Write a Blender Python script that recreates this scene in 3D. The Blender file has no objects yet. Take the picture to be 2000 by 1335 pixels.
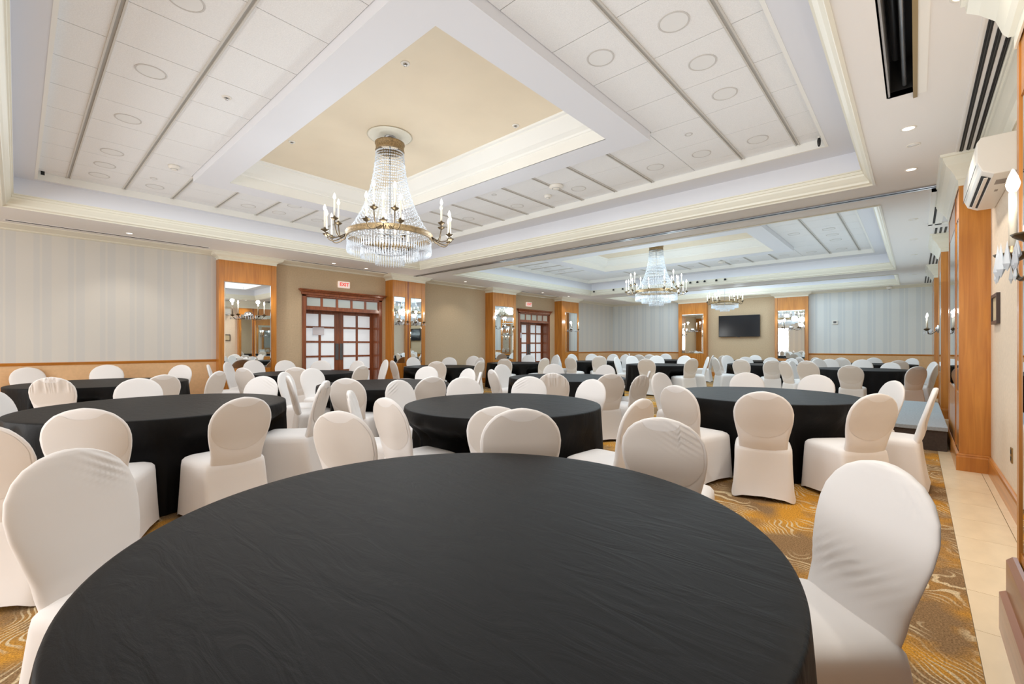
import bpy, math, random
from mathutils import Vector, Matrix
random.seed(7)
PI = math.pi
S = bpy.context.scene
COL = S.collection

# ------------------------------------------------------------------ camera, world, exposure, lights
F_PX, HZ, CAMZ, TH = 873.4, 674.0, 1.31, math.radians(42.08)
cth, sth = math.cos(TH), math.sin(TH)
cam_d = bpy.data.cameras.new('camera'); cam = bpy.data.objects.new('camera', cam_d); COL.objects.link(cam)
cam_d.sensor_width = 36.0; cam_d.lens = F_PX / 2000 * 36.0; cam_d.shift_y = 6.5 / 2000; cam_d.clip_start = 0.02
cam.location = (0, 0, CAMZ); cam.rotation_euler = (PI / 2, 0, TH - PI / 2)
S.camera = cam
S.view_settings.view_transform = 'Standard'; S.view_settings.look = 'None'
S.view_settings.gamma = 1.0; S.view_settings.use_curve_mapping = False
S.view_settings.exposure = -0.12
w = bpy.data.worlds.new('world'); S.world = w; w.use_nodes = True
w.node_tree.nodes['Background'].inputs[0].default_value = (0.8, 0.85, 0.9, 1)
w.node_tree.nodes['Background'].inputs[1].default_value = 0.2
cy = S.cycles
cy.use_denoising = True; cy.max_bounces = 7; cy.diffuse_bounces = 5; cy.glossy_bounces = 4
cy.transparent_max_bounces = 24; cy.transmission_bounces = 3
cy.sample_clamp_indirect = 4.0; cy.caustics_reflective = False; cy.caustics_refractive = False
cy.blur_glossy = 1.0

def lamp(name, kind, loc, power, color=(1, 1, 1), rot=(0, 0, 0), size=0.1, size_y=None, spot=None, parent=None):
    d = bpy.data.lights.new(name, kind); d.energy = power; d.color = color
    if kind == 'AREA':
        d.shape = 'RECTANGLE' if size_y else 'DISK'; d.size = size
        if size_y: d.size_y = size_y
    else:
        d.shadow_soft_size = size
    if kind == 'SPOT':
        d.spot_size = math.radians(spot or 100); d.spot_blend = 0.6
    o = bpy.data.objects.new(name, d); COL.objects.link(o); o.location = loc; o.rotation_euler = rot
    if parent: o.parent = parent
    return o

CH1, CH2, CH3 = (3.30, 5.15), (11.52, 5.18), (17.9, 5.35)
COOL2 = (0.68, 0.87, 1.0)
NEUTRAL, COOL, WARM = (0.88, 0.95, 1.0), (0.78, 0.92, 1.0), (1.0, 0.93, 0.82)
# added fill lamps, unseen: one shining down from each coffer, one brightening its ceiling
for x_, sx_, dn_, up_, c_ in ((3.4, 6.2, 170, 96, NEUTRAL), (11.7, 6.2, 250, 112, COOL2), (17.6, 2.4, 135, 40, COOL2)):
    lamp('coffer_fill', 'AREA', (x_, 5.0, 3.68), dn_, c_, (0, 0, 0), sx_, 8.2)
    lamp('fill_uplight', 'AREA', (x_, 4.55, 2.45), up_, (c_[0] - 0.06, c_[1] - 0.03, 1), (PI, 0, 0), sx_ + 0.2, 9.9)
# added area lamps for assumed window light; the wall behind the camera is solid
for y_ in (1.4, 5.0, 8.6):
    lamp('assumed_daylight', 'AREA', (-4.55, y_, 1.6), 125, (0.93, 0.97, 1.0), (0, -PI / 2, 0), 2.3, 1.1)
# chandelier light: the bulbs of each candle cluster
for (cx_, cy_), e_, c_, zz in ((CH1, 12, NEUTRAL, 2.60), (CH2, 16, COOL, 2.60), (CH3, 10, COOL, 3.0)):
    for k in range(4):
        a_ = math.radians(232 + 90 * k)
        lamp('candle_glow', 'POINT', (cx_ + 0.78 * math.cos(a_), cy_ + 0.78 * math.sin(a_), zz + 0.1), e_, c_, size=0.14)
    lamp('crystal_glow', 'POINT', (cx_, cy_, zz + 0.3), e_ * 0.22, c_, size=0.12)

# ------------------------------------------------------------------ materials
def lin(r, g, b):
    f = lambda c: (c / 255 / 12.92) if c / 255 <= 0.04045 else ((c / 255 + 0.055) / 1.055) ** 2.4
    return (f(r), f(g), f(b), 1)
def newmat(name):
    m = bpy.data.materials.new(name); m.use_nodes = True
    nt = m.node_tree; return m, nt, nt.nodes['Principled BSDF']
def N(nt, t, **kw):
    n = nt.nodes.new(t)
    for k, v in kw.items():
        if hasattr(n, k) and not k[0].isdigit(): setattr(n, k, v)
    return n
def plain(name, rgb, rough=0.5, metal=0.0, noise=0.0, nscale=8.0, bump=0.0, bscale=60.0, spec=0.5, stretch=None, sheen=0.0):
    m, nt, p = newmat(name)
    p.inputs['Base Color'].default_value = rgb; p.inputs['Roughness'].default_value = rough
    p.inputs['Metallic'].default_value = metal; p.inputs['Specular IOR Level'].default_value = spec
    if sheen: p.inputs['Sheen Weight'].default_value = sheen
    if noise or bump:
        tc = N(nt, 'ShaderNodeTexCoord'); mp = N(nt, 'ShaderNodeMapping')
        nt.links.new(tc.outputs['Object'], mp.inputs[0])
        if stretch: mp.inputs['Scale'].default_value = stretch
    if noise:
        nz = N(nt, 'ShaderNodeTexNoise'); nz.inputs['Scale'].default_value = nscale; nz.inputs['Detail'].default_value = 5
        nt.links.new(mp.outputs[0], nz.inputs['Vector'])
        r = N(nt, 'ShaderNodeValToRGB'); c = Vector(rgb[:3])
        r.color_ramp.elements[0].position = 0.3; r.color_ramp.elements[1].position = 0.7
        r.color_ramp.elements[0].color = (*(c * (1 - noise)), 1); r.color_ramp.elements[1].color = (*(c * (1 + noise)), 1)
        nt.links.new(nz.outputs['Fac'], r.inputs[0]); nt.links.new(r.outputs[0], p.inputs['Base Color'])
    if bump:
        nb = N(nt, 'ShaderNodeTexNoise'); nb.inputs['Scale'].default_value = bscale; nb.inputs['Detail'].default_value = 4
        nt.links.new(mp.outputs[0], nb.inputs['Vector'])
        b = N(nt, 'ShaderNodeBump'); b.inputs['Strength'].default_value = bump; b.inputs['Distance'].default_value = 0.01
        nt.links.new(nb.outputs['Fac'], b.inputs['Height']); nt.links.new(b.outputs[0], p.inputs['Normal'])
    return m
def emit(name, rgb, strength):
    m, nt, p = newmat(name)
    p.inputs['Base Color'].default_value = rgb; p.inputs['Emission Color'].default_value = rgb
    p.inputs['Emission Strength'].default_value = strength
    m.cycles.emission_sampling = 'NONE'
    return m
def stripes(name, axis, ca, cb, period):
    m, nt, p = newmat(name); p.inputs['Roughness'].default_value = 0.42
    tc = N(nt, 'ShaderNodeTexCoord'); sx = N(nt, 'ShaderNodeSeparateXYZ'); nt.links.new(tc.outputs['Object'], sx.inputs[0])
    mu = N(nt, 'ShaderNodeMath', operation='MULTIPLY'); mu.inputs[1].default_value = 1 / period
    nt.links.new(sx.outputs[axis], mu.inputs[0])
    fr = N(nt, 'ShaderNodeMath', operation='FRACT'); nt.links.new(mu.outputs[0], fr.inputs[0])
    r = N(nt, 'ShaderNodeValToRGB'); r.color_ramp.interpolation = 'LINEAR'
    e = r.color_ramp.elements; e[0].position = 0.0; e[0].color = ca; e[1].position = 0.44; e[1].color = ca
    for pos, c in ((0.47, cb), (0.62, cb), (0.64, ca), (0.69, ca), (0.71, cb), (0.96, cb), (0.99, ca)):
        q = e.new(pos); q.color = c
    nt.links.new(fr.outputs[0], r.inputs[0]); nt.links.new(r.outputs[0], p.inputs['Base Color'])
    return m
def wood(name, dark, light, rough=0.3, axis='z'):
    m, nt, p = newmat(name); p.inputs['Roughness'].default_value = rough
    p.inputs['Coat Weight'].default_value = 0.25; p.inputs['Coat Roughness'].default_value = 0.15
    tc = N(nt, 'ShaderNodeTexCoord'); mp = N(nt, 'ShaderNodeMapping')
    mp.inputs['Scale'].default_value = {'z': (14, 14, 0.8), 'x': (0.8, 14, 14), 'y': (14, 0.8, 14)}[axis]
    nt.links.new(tc.outputs['Object'], mp.inputs[0])
    nz = N(nt, 'ShaderNodeTexNoise'); nz.inputs['Scale'].default_value = 1.6; nz.inputs['Detail'].default_value = 8
    nz.inputs['Distortion'].default_value = 0.6
    nt.links.new(mp.outputs[0], nz.inputs['Vector'])
    r = N(nt, 'ShaderNodeValToRGB'); r.color_ramp.elements[0].position = 0.3; r.color_ramp.elements[1].position = 0.72
    r.color_ramp.elements[0].color = dark; r.color_ramp.elements[1].color = light
    nt.links.new(nz.outputs['Fac'], r.inputs[0]); nt.links.new(r.outputs[0], p.inputs['Base Color'])
    return m

M = {}
M['soffit'] = plain('painted_soffit', lin(234, 231, 228), 0.6, bump=0.03, bscale=40)
M['crown'] = plain('cream_moulding', lin(232, 227, 210), 0.3)
M['fascia'] = plain('coffer_paint', lin(226, 226, 230), 0.55)
M['white'] = plain('white_cove_paint', lin(240, 238, 232), 0.5)
M['tile'] = plain('acoustic_tile', lin(238, 237, 236), 0.9, noise=0.04, nscale=90, bump=0.35, bscale=150)
M['gap'] = plain('tile_gap', lin(178, 175, 170), 0.8)
M['rail'] = plain('ceiling_rail', lin(205, 200, 192), 0.4)
M['yellow'] = plain('yellow_dome_paint', lin(232, 216, 190), 0.45, noise=0.03, nscale=2)
M['tan'] = plain('tan_wall_fabric', lin(202, 178, 146), 0.75, noise=0.06, nscale=30, bump=0.25, bscale=220)
M['beige'] = plain('beige_wall_fabric', lin(232, 214, 192), 0.75, noise=0.05, nscale=40, bump=0.25, bscale=220)
M['dado'] = plain('dado_fabric', lin(222, 180, 134), 0.7, noise=0.05, nscale=20)
M['str_x'] = stripes('striped_wallpaper', 'X', lin(213, 208, 200), lin(207, 204, 199), 0.42)
M['str_y'] = stripes('striped_wallpaper', 'Y', lin(220, 222, 220), lin(210, 214, 215), 0.42)
M['wood'] = wood('honey_veneer', lin(176, 107, 36), lin(207, 138, 57))
M['wood_h'] = wood('honey_rail', lin(176, 107, 36), lin(207, 138, 57), axis='x')
M['wood_hy'] = wood('honey_rail', lin(176, 107, 36), lin(207, 138, 57), axis='y')
M['cherry'] = wood('cherry_door', lin(116, 62, 36), lin(158, 90, 54))
M['cherry_d'] = wood('dark_plinth', lin(128, 82, 60), lin(158, 108, 84), axis='x')
M['mirror'] = plain('mirror_glass', (0.86, 0.88, 0.87, 1), 0.015, 1.0)
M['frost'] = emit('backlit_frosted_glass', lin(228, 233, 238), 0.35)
M['glass'] = plain('transom_glass', lin(196, 202, 200), 0.08, 0.3, spec=0.8)
M['chrome'] = plain('chrome', (0.75, 0.75, 0.76, 1), 0.18, 1.0)
M['brass'] = plain('antique_brass', lin(98, 82, 60), 0.35, 0.85, noise=0.25, nscale=60)
M['gilt'] = plain('gilt_band', lin(146, 122, 86), 0.45, 0.4, noise=0.4, nscale=45, bump=0.6, bscale=70)
M['pewter'] = plain('pewter', lin(160, 160, 162), 0.3, 0.9)
M['candle'] = plain('ivory_candle', lin(242, 232, 212), 0.4)
M['bulb'] = emit('lit_bulb', (1.0, 0.93, 0.82, 1), 4.5)
M['down'] = emit('lit_downlight', (1.0, 0.96, 0.9, 1), 3.0)
M['disc'] = plain('flush_disc', lin(232, 231, 229), 0.7)
M['disc_ring'] = plain('flush_disc_rim', lin(204, 200, 196), 0.6)
M['black'] = plain('black_plastic', lin(18, 18, 19), 0.4)
M['dark'] = plain('dark_recess', lin(26, 24, 22), 0.7)
M['grey_m'] = plain('grey_sheet_metal', lin(92, 92, 94), 0.45, 0.3, noise=0.1, nscale=10)
M['baffle'] = plain('galvanised_baffle', lin(158, 158, 160), 0.5, 0.0, noise=0.1, nscale=10)
M['frame_d'] = plain('dark_frame', lin(58, 40, 32), 0.4)
M['print'] = plain('parchment_print', lin(206, 186, 150), 0.8, noise=0.1, nscale=30)
M['pipe'] = plain('steel_pipe', lin(150, 155, 160), 0.3, 0.8)
M['screen'] = plain('tv_screen', lin(14, 22, 30), 0.12)
M['white_p'] = plain('white_plastic', lin(234, 228, 218), 0.35)
M['red'] = emit('exit_red', lin(226, 70, 62), 0.6)
M['exit'] = emit('exit_face', lin(240, 222, 212), 0.5)
M['paper'] = plain('paper', lin(222, 218, 224), 0.8)
M['chair'] = plain('white_spandex', lin(236, 231, 228), 0.6, bump=0.05, bscale=14, sheen=0.2)
M['panel'] = plain('spandex_over_board', lin(224, 216, 209), 0.6, bump=0.04, bscale=14)
M['stage_top'] = plain('grey_stage_carpet', lin(168, 178, 186), 0.9, noise=0.12, nscale=50, bump=0.3, bscale=200)
M['stage_side'] = plain('charcoal_stage_skirt', lin(74, 64, 58), 0.9, noise=0.15, nscale=40)
M['outlet'] = plain('brass_plate', lin(166, 138, 92), 0.3, 0.8)
M['label'] = plain('grey_print', lin(150, 140, 132), 0.6)

def crystal():
    m, nt, p = newmat('cut_crystal')
    p.inputs['Base Color'].default_value = (0.76, 0.80, 0.85, 1); p.inputs['Roughness'].default_value = 0.12
    p.inputs['Specular IOR Level'].default_value = 1.0
    t = N(nt, 'ShaderNodeBsdfTransparent'); mx = N(nt, 'ShaderNodeMixShader'); mx.inputs[0].default_value = 0.66
    out = nt.nodes['Material Output']
    nt.links.new(t.outputs[0], mx.inputs[1]); nt.links.new(p.outputs[0], mx.inputs[2]); nt.links.new(mx.outputs[0], out.inputs[0])
    return m
M['crystal'] = crystal()

def cloth_mat():
    m, nt, p = newmat('black_tablecloth'); p.inputs['Roughness'].default_value = 0.5
    p.inputs['Base Color'].default_value = lin(20, 19, 19); p.inputs['Sheen Weight'].default_value = 0.0
    p.inputs['Sheen Roughness'].default_value = 0.3; p.inputs['Specular IOR Level'].default_value = 0.12
    tc = N(nt, 'ShaderNodeTexCoord'); mp = N(nt, 'ShaderNodeMapping'); mp.inputs['Scale'].default_value = (9, 2.2, 3)
    mp.inputs['Rotation'].default_value = (0, 0, 0.75)
    nt.links.new(tc.outputs['Object'], mp.inputs[0])
    a = N(nt, 'ShaderNodeTexNoise'); a.inputs['Scale'].default_value = 1.8; a.inputs['Detail'].default_value = 5; a.inputs['Distortion'].default_value = 1.2
    nt.links.new(mp.outputs[0], a.inputs['Vector'])
    b = N(nt, 'ShaderNodeBump'); b.inputs['Strength'].default_value = 0.40; b.inputs['Distance'].default_value = 0.012
    nt.links.new(a.outputs['Fac'], b.inputs['Height'])
    f = N(nt, 'ShaderNodeTexNoise'); f.inputs['Scale'].default_value = 420
    nt.links.new(tc.outputs['Object'], f.inputs['Vector'])
    b2 = N(nt, 'ShaderNodeBump'); b2.inputs['Strength'].default_value = 0.12; b2.inputs['Distance'].default_value = 0.002
    nt.links.new(f.outputs['Fac'], b2.inputs['Height']); nt.links.new(b.outputs[0], b2.inputs['Normal'])
    nt.links.new(b2.outputs[0], p.inputs['Normal'])
    return m
M['cloth'] = cloth_mat()

def carpet_mat():
    m, nt, p = newmat('swirl_carpet'); p.inputs['Roughness'].default_value = 0.95; p.inputs['Specular IOR Level'].default_value = 0.1
    tc = N(nt, 'ShaderNodeTexCoord')
    # gold clouds over taupe
    n1 = N(nt, 'ShaderNodeTexNoise'); n1.inputs['Scale'].default_value = 2.2; n1.inputs['Detail'].default_value = 3
    nt.links.new(tc.outputs['Object'], n1.inputs['Vector'])
    r1 = N(nt, 'ShaderNodeValToRGB'); e = r1.color_ramp.elements
    e[0].position = 0.47; e[0].color = lin(146, 116, 82); e[1].position = 0.62; e[1].color = lin(206, 148, 56)
    nt.links.new(n1.outputs['Fac'], r1.inputs[0])
    # feather sprays: combed lines that bend round noise
    wn = N(nt, 'ShaderNodeTexNoise'); wn.inputs['Scale'].default_value = 2.6; wn.inputs['Detail'].default_value = 1.0
    nt.links.new(tc.outputs['Object'], wn.inputs['Vector'])
    wa = N(nt, 'ShaderNodeVectorMath', operation='MULTIPLY_ADD'); wa.inputs[1].default_value = (0.9, 0.9, 0)
    nt.links.new(wn.outputs['Color'], wa.inputs[0]); nt.links.new(tc.outputs['Object'], wa.inputs[2])
    mp = N(nt, 'ShaderNodeMapping'); mp.inputs['Rotation'].default_value = (0, 0, 0.6); nt.links.new(wa.outputs[0], mp.inputs[0])
    wv = N(nt, 'ShaderNodeTexWave'); wv.wave_type = 'BANDS'; wv.inputs['Scale'].default_value = 6.0
    wv.inputs['Distortion'].default_value = 3.5; wv.inputs['Detail'].default_value = 2.0; wv.inputs['Detail Scale'].default_value = 1.6
    nt.links.new(mp.outputs[0], wv.inputs['Vector'])
    r2 = N(nt, 'ShaderNodeValToRGB'); e = r2.color_ramp.elements
    e[0].position = 0.66; e[0].color = (0, 0, 0, 1); e[1].position = 0.86; e[1].color = (1, 1, 1, 1)
    nt.links.new(wv.outputs['Fac'], r2.inputs[0])
    n2 = N(nt, 'ShaderNodeTexNoise'); n2.inputs['Scale'].default_value = 2.6; n2.inputs['Detail'].default_value = 2
    mp2 = N(nt, 'ShaderNodeMapping'); mp2.inputs['Location'].default_value = (3.3, 7.1, 0); nt.links.new(tc.outputs['Object'], mp2.inputs[0])
    nt.links.new(mp2.outputs[0], n2.inputs['Vector'])
    r3 = N(nt, 'ShaderNodeValToRGB'); e = r3.color_ramp.elements
    e[0].position = 0.45; e[0].color = (0, 0, 0, 1); e[1].position = 0.56; e[1].color = (1, 1, 1, 1)
    nt.links.new(n2.outputs['Fac'], r3.inputs[0])
    mm = N(nt, 'ShaderNodeMath', operation='MULTIPLY'); nt.links.new(r2.outputs[0], mm.inputs[0]); nt.links.new(r3.outputs[0], mm.inputs[1])
    mix = N(nt, 'ShaderNodeMix', data_type='RGBA'); nt.links.new(mm.outputs[0], mix.inputs[0])
    nt.links.new(r1.outputs[0], mix.inputs[6]); mix.inputs[7].default_value = lin(214, 192, 154)
    # pile speckle
    n3 = N(nt, 'ShaderNodeTexNoise'); n3.inputs['Scale'].default_value = 130; n3.inputs['Detail'].default_value = 2
    nt.links.new(tc.outputs['Object'], n3.inputs['Vector'])
    r4 = N(nt, 'ShaderNodeValToRGB'); e = r4.color_ramp.elements
    e[0].position = 0.35; e[0].color = (0.5, 0.48, 0.46, 1); e[1].position = 0.65; e[1].color = (1.25, 1.25, 1.25, 1)
    nt.links.new(n3.outputs['Fac'], r4.inputs[0])
    mx2 = N(nt, 'ShaderNodeMix', data_type='RGBA', blend_type='MULTIPLY'); mx2.inputs[0].default_value = 0.75
    nt.links.new(mix.outputs[2], mx2.inputs[6]); nt.links.new(r4.outputs[0], mx2.inputs[7])
    nt.links.new(mx2.outputs[2], p.inputs['Base Color'])
    b = N(nt, 'ShaderNodeBump'); b.inputs['Strength'].default_value = 0.5; b.inputs['Distance'].default_value = 0.004
    nt.links.new(n3.outputs['Fac'], b.inputs['Height']); nt.links.new(b.outputs[0], p.inputs['Normal'])
    return m
M['carpet'] = carpet_mat()
M['marble'] = plain('travertine', lin(236, 218, 186), 0.22, noise=0.06, nscale=3.5, stretch=(1, 2.2, 1))
M['grout'] = plain('grout', lin(150, 124, 92), 0.8)

# ------------------------------------------------------------------ mesh helpers
class MB:
    def __init__(s): s.v = []; s.f = []; s.sm = []
    def add(s, vs, fs, smooth=False):
        o = len(s.v); s.v += [tuple(p) for p in vs]
        for f in fs: s.f.append(tuple(i + o for i in f)); s.sm.append(smooth)
        return s
    def box(s, x0, x1, y0, y1, z0, z1):
        return s.add([(x0, y0, z0), (x1, y0, z0), (x1, y1, z0), (x0, y1, z0), (x0, y0, z1), (x1, y0, z1), (x1, y1, z1), (x0, y1, z1)],
                     [(0, 3, 2, 1), (4, 5, 6, 7), (0, 1, 5, 4), (1, 2, 6, 5), (2, 3, 7, 6), (3, 0, 4, 7)])
    def quad(s, a, b, c, d): return s.add([a, b, c, d], [(0, 1, 2, 3)])
    def lathe(s, prof, n=24, c=(0, 0, 0), smooth=True, close=False):
        vs = []; fs = []
        for r, z in prof:
            for k in range(n):
                a = 2 * PI * k / n; vs.append((c[0] + r * math.cos(a), c[1] + r * math.sin(a), c[2] + z))
        m = len(prof)
        for i in range(m - 1 + (1 if close else 0)):
            i2 = (i + 1) % m
            for k in range(n):
                k2 = (k + 1) % n; fs.append((i * n + k, i * n + k2, i2 * n + k2, i2 * n + k))
        if not close:
            if prof[0][0] > 1e-6: fs.append(tuple(range(n - 1, -1, -1)))
            if prof[-1][0] > 1e-6: fs.append(tuple((m - 1) * n + k for k in range(n)))
        return s.add(vs, fs, smooth)
    def tube(s, pts, r, n=8):
        pts = [Vector(p) for p in pts]; vs = []; fs = []
        for i, p in enumerate(pts):
            t = (pts[min(i + 1, len(pts) - 1)] - pts[max(i - 1, 0)]).normalized()
            a = t.cross(Vector((0, 0, 1)));
            if a.length < 1e-3: a = Vector((1, 0, 0))
            a.normalize(); b = t.cross(a)
            rr = r[i] if isinstance(r, (list, tuple)) else r
            for k in range(n):
                q = 2 * PI * k / n; vs.append(p + a * rr * math.cos(q) + b * rr * math.sin(q))
        for i in range(len(pts) - 1):
            for k in range(n):
                k2 = (k + 1) % n; fs.append((i * n + k, i * n + k2, (i + 1) * n + k2, (i + 1) * n + k))
        fs.append(tuple(range(n - 1, -1, -1))); fs.append(tuple((len(pts) - 1) * n + k for k in range(n)))
        return s.add(vs, fs, True)
    def sweep_rect(s, x0, x1, y0, y1, prof, closed=False):
        # prof: (inset, z) swept round a rectangle
        vs = []; fs = []; m = len(prof)
        for i, z in prof:
            vs += [(x0 + i, y0 + i, z), (x1 - i, y0 + i, z), (x1 - i, y1 - i, z), (x0 + i, y1 - i, z)]
        for j in range(m - 1):
            for k in range(4):
                k2 = (k + 1) % 4; fs.append((j * 4 + k, j * 4 + k2, (j + 1) * 4 + k2, (j + 1) * 4 + k))
        return s.add(vs, fs)
    def sweep_line(s, pts, prof, up=(0, 0, 1), caps=True):
        # pts: open plan polyline [(x,y)]; prof: (offset to the left of travel, z); mitred
        vs = []; fs = []; n = len(pts); m = len(prof)
        P = [Vector((p[0], p[1])) for p in pts]
        for i in range(n):
            d0 = (P[i] - P[i - 1]).normalized() if i > 0 else (P[1] - P[0]).normalized()
            d1 = (P[i + 1] - P[i]).normalized() if i < n - 1 else d0
            n0 = Vector((-d0.y, d0.x)); n1 = Vector((-d1.y, d1.x)); b = (n0 + n1)
            b = b / max(b.dot(n0), 0.2)
            for o, z in prof: vs.append((P[i].x + b.x * o, P[i].y + b.y * o, z))
        for i in range(n - 1):
            for j in range(m - 1):
                fs.append((i * m + j, (i + 1) * m + j, (i + 1) * m + j + 1, i * m + j + 1))
        if caps: fs.append(tuple(range(m))); fs.append(tuple((n - 1) * m + j for j in range(m - 1, -1, -1)))
        return s.add(vs, fs)
    def mesh(s, name, mat):
        me = bpy.data.meshes.new(name); me.from_pydata(s.v, [], s.f)
        me.materials.append(mat); me.polygons.foreach_set('use_smooth', s.sm); me.validate(); me.update()
        return me
    def build(s, name, mat, parent=None, fix=True, **tags):
        me = s.mesh(name, mat)
        if fix:
            import bmesh
            bm = bmesh.new(); bm.from_mesh(me); bmesh.ops.recalc_face_normals(bm, faces=bm.faces); bm.to_mesh(me); bm.free()
        return put(name, me, parent, **tags)
def put(name, me, parent=None, loc=(0, 0, 0), rz=0.0, **tags):
    o = bpy.data.objects.new(name, me); COL.objects.link(o); o.location = loc; o.rotation_euler = (0, 0, rz)
    if parent: o.parent = parent
    for k, v in tags.items():
        if v: o[k] = v
    return o
def empty(name, loc=(0, 0, 0), rz=0.0, **tags):
    o = put(name, None, None, loc, rz, **tags); o.empty_display_size = 0.1
    return o
def copy_tree(o, parent=None):
    c = o.copy(); COL.objects.link(c); c.parent = parent
    for ch in o.children: copy_tree(ch, c)
    return c
def bevel(o, w=0.006, seg=2):
    b = o.modifiers.new('bevel', 'BEVEL'); b.width = w; b.segments = seg; b.limit_method = 'ANGLE'; return o
STRUCT = 'structure'

# ------------------------------------------------------------------ room dimensions
X0, X1 = -4.6, 19.9          # near wall, far wall
YR, YL = -0.567, 11.2        # right wall, left wall
ZS, ZL, ZT, ZY = 3.30, 3.71, 3.81, 4.07   # soffit, coffer ledge, tile plane, yellow dome
COFFERS = [(-0.15, 7.10), (8.20, 15.40), (16.50, 19.30)]
CY0, CY1 = 0.38, 9.66

# floor ------------------------------------------------------------
MB().box(X0, X1, -0.20, YL, -0.05, 0.0).build('floor', M['carpet'], kind=STRUCT)
fb = MB().box(X0, X1, YR, -0.20, -0.05, -0.006).build('floor', M['grout'], kind=STRUCT)
t_me = MB().box(-0.2285, 0.2285, -0.1475, 0.1475, -0.006, 0.002).mesh('floor_tile', M['marble'])
e_me = MB().box(-0.2285, 0.2285, -0.0325, 0.0335, -0.006, 0.002).mesh('floor_tile', M['marble'])
x = 2.96 - 0.46 * 16
while x < X1 - 0.3:
    put('floor_tile', t_me, fb, (x + 0.23, -0.3495, 0)); put('floor_tile', e_me, fb, (x + 0.23, -0.5345, 0)); x += 0.46

# ceiling soffit with coffers ---------------------------------------
TR = (2.35, 4.714, 0.012, 0.165)       # service trough cut in the soffit
c = MB()
def slab(x0, x1, y0, y1): c.box(x0, x1, y0, y1, ZS, ZS + 0.04)
ex = [X0] + [v for cf in COFFERS for v in cf] + [X1]
for i in range(0, len(ex), 2): slab(ex[i], ex[i + 1], CY0, CY1)
slab(X0, X1, CY1, YL + 0.3)
slab(X0, TR[0], YR - 0.05, CY0); slab(TR[1], X1, YR - 0.05, CY0)
slab(TR[0], TR[1], YR - 0.05, TR[2]); slab(TR[0], TR[1], TR[3], CY0)
ceiling = c.build('ceiling', M['soffit'], kind=STRUCT)
MB().box(X0 - 0.2, X1 + 0.2, YR - 0.2, YL + 0.5, 4.3, 4.34).build('ceiling', M['soffit'], kind=STRUCT)

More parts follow.
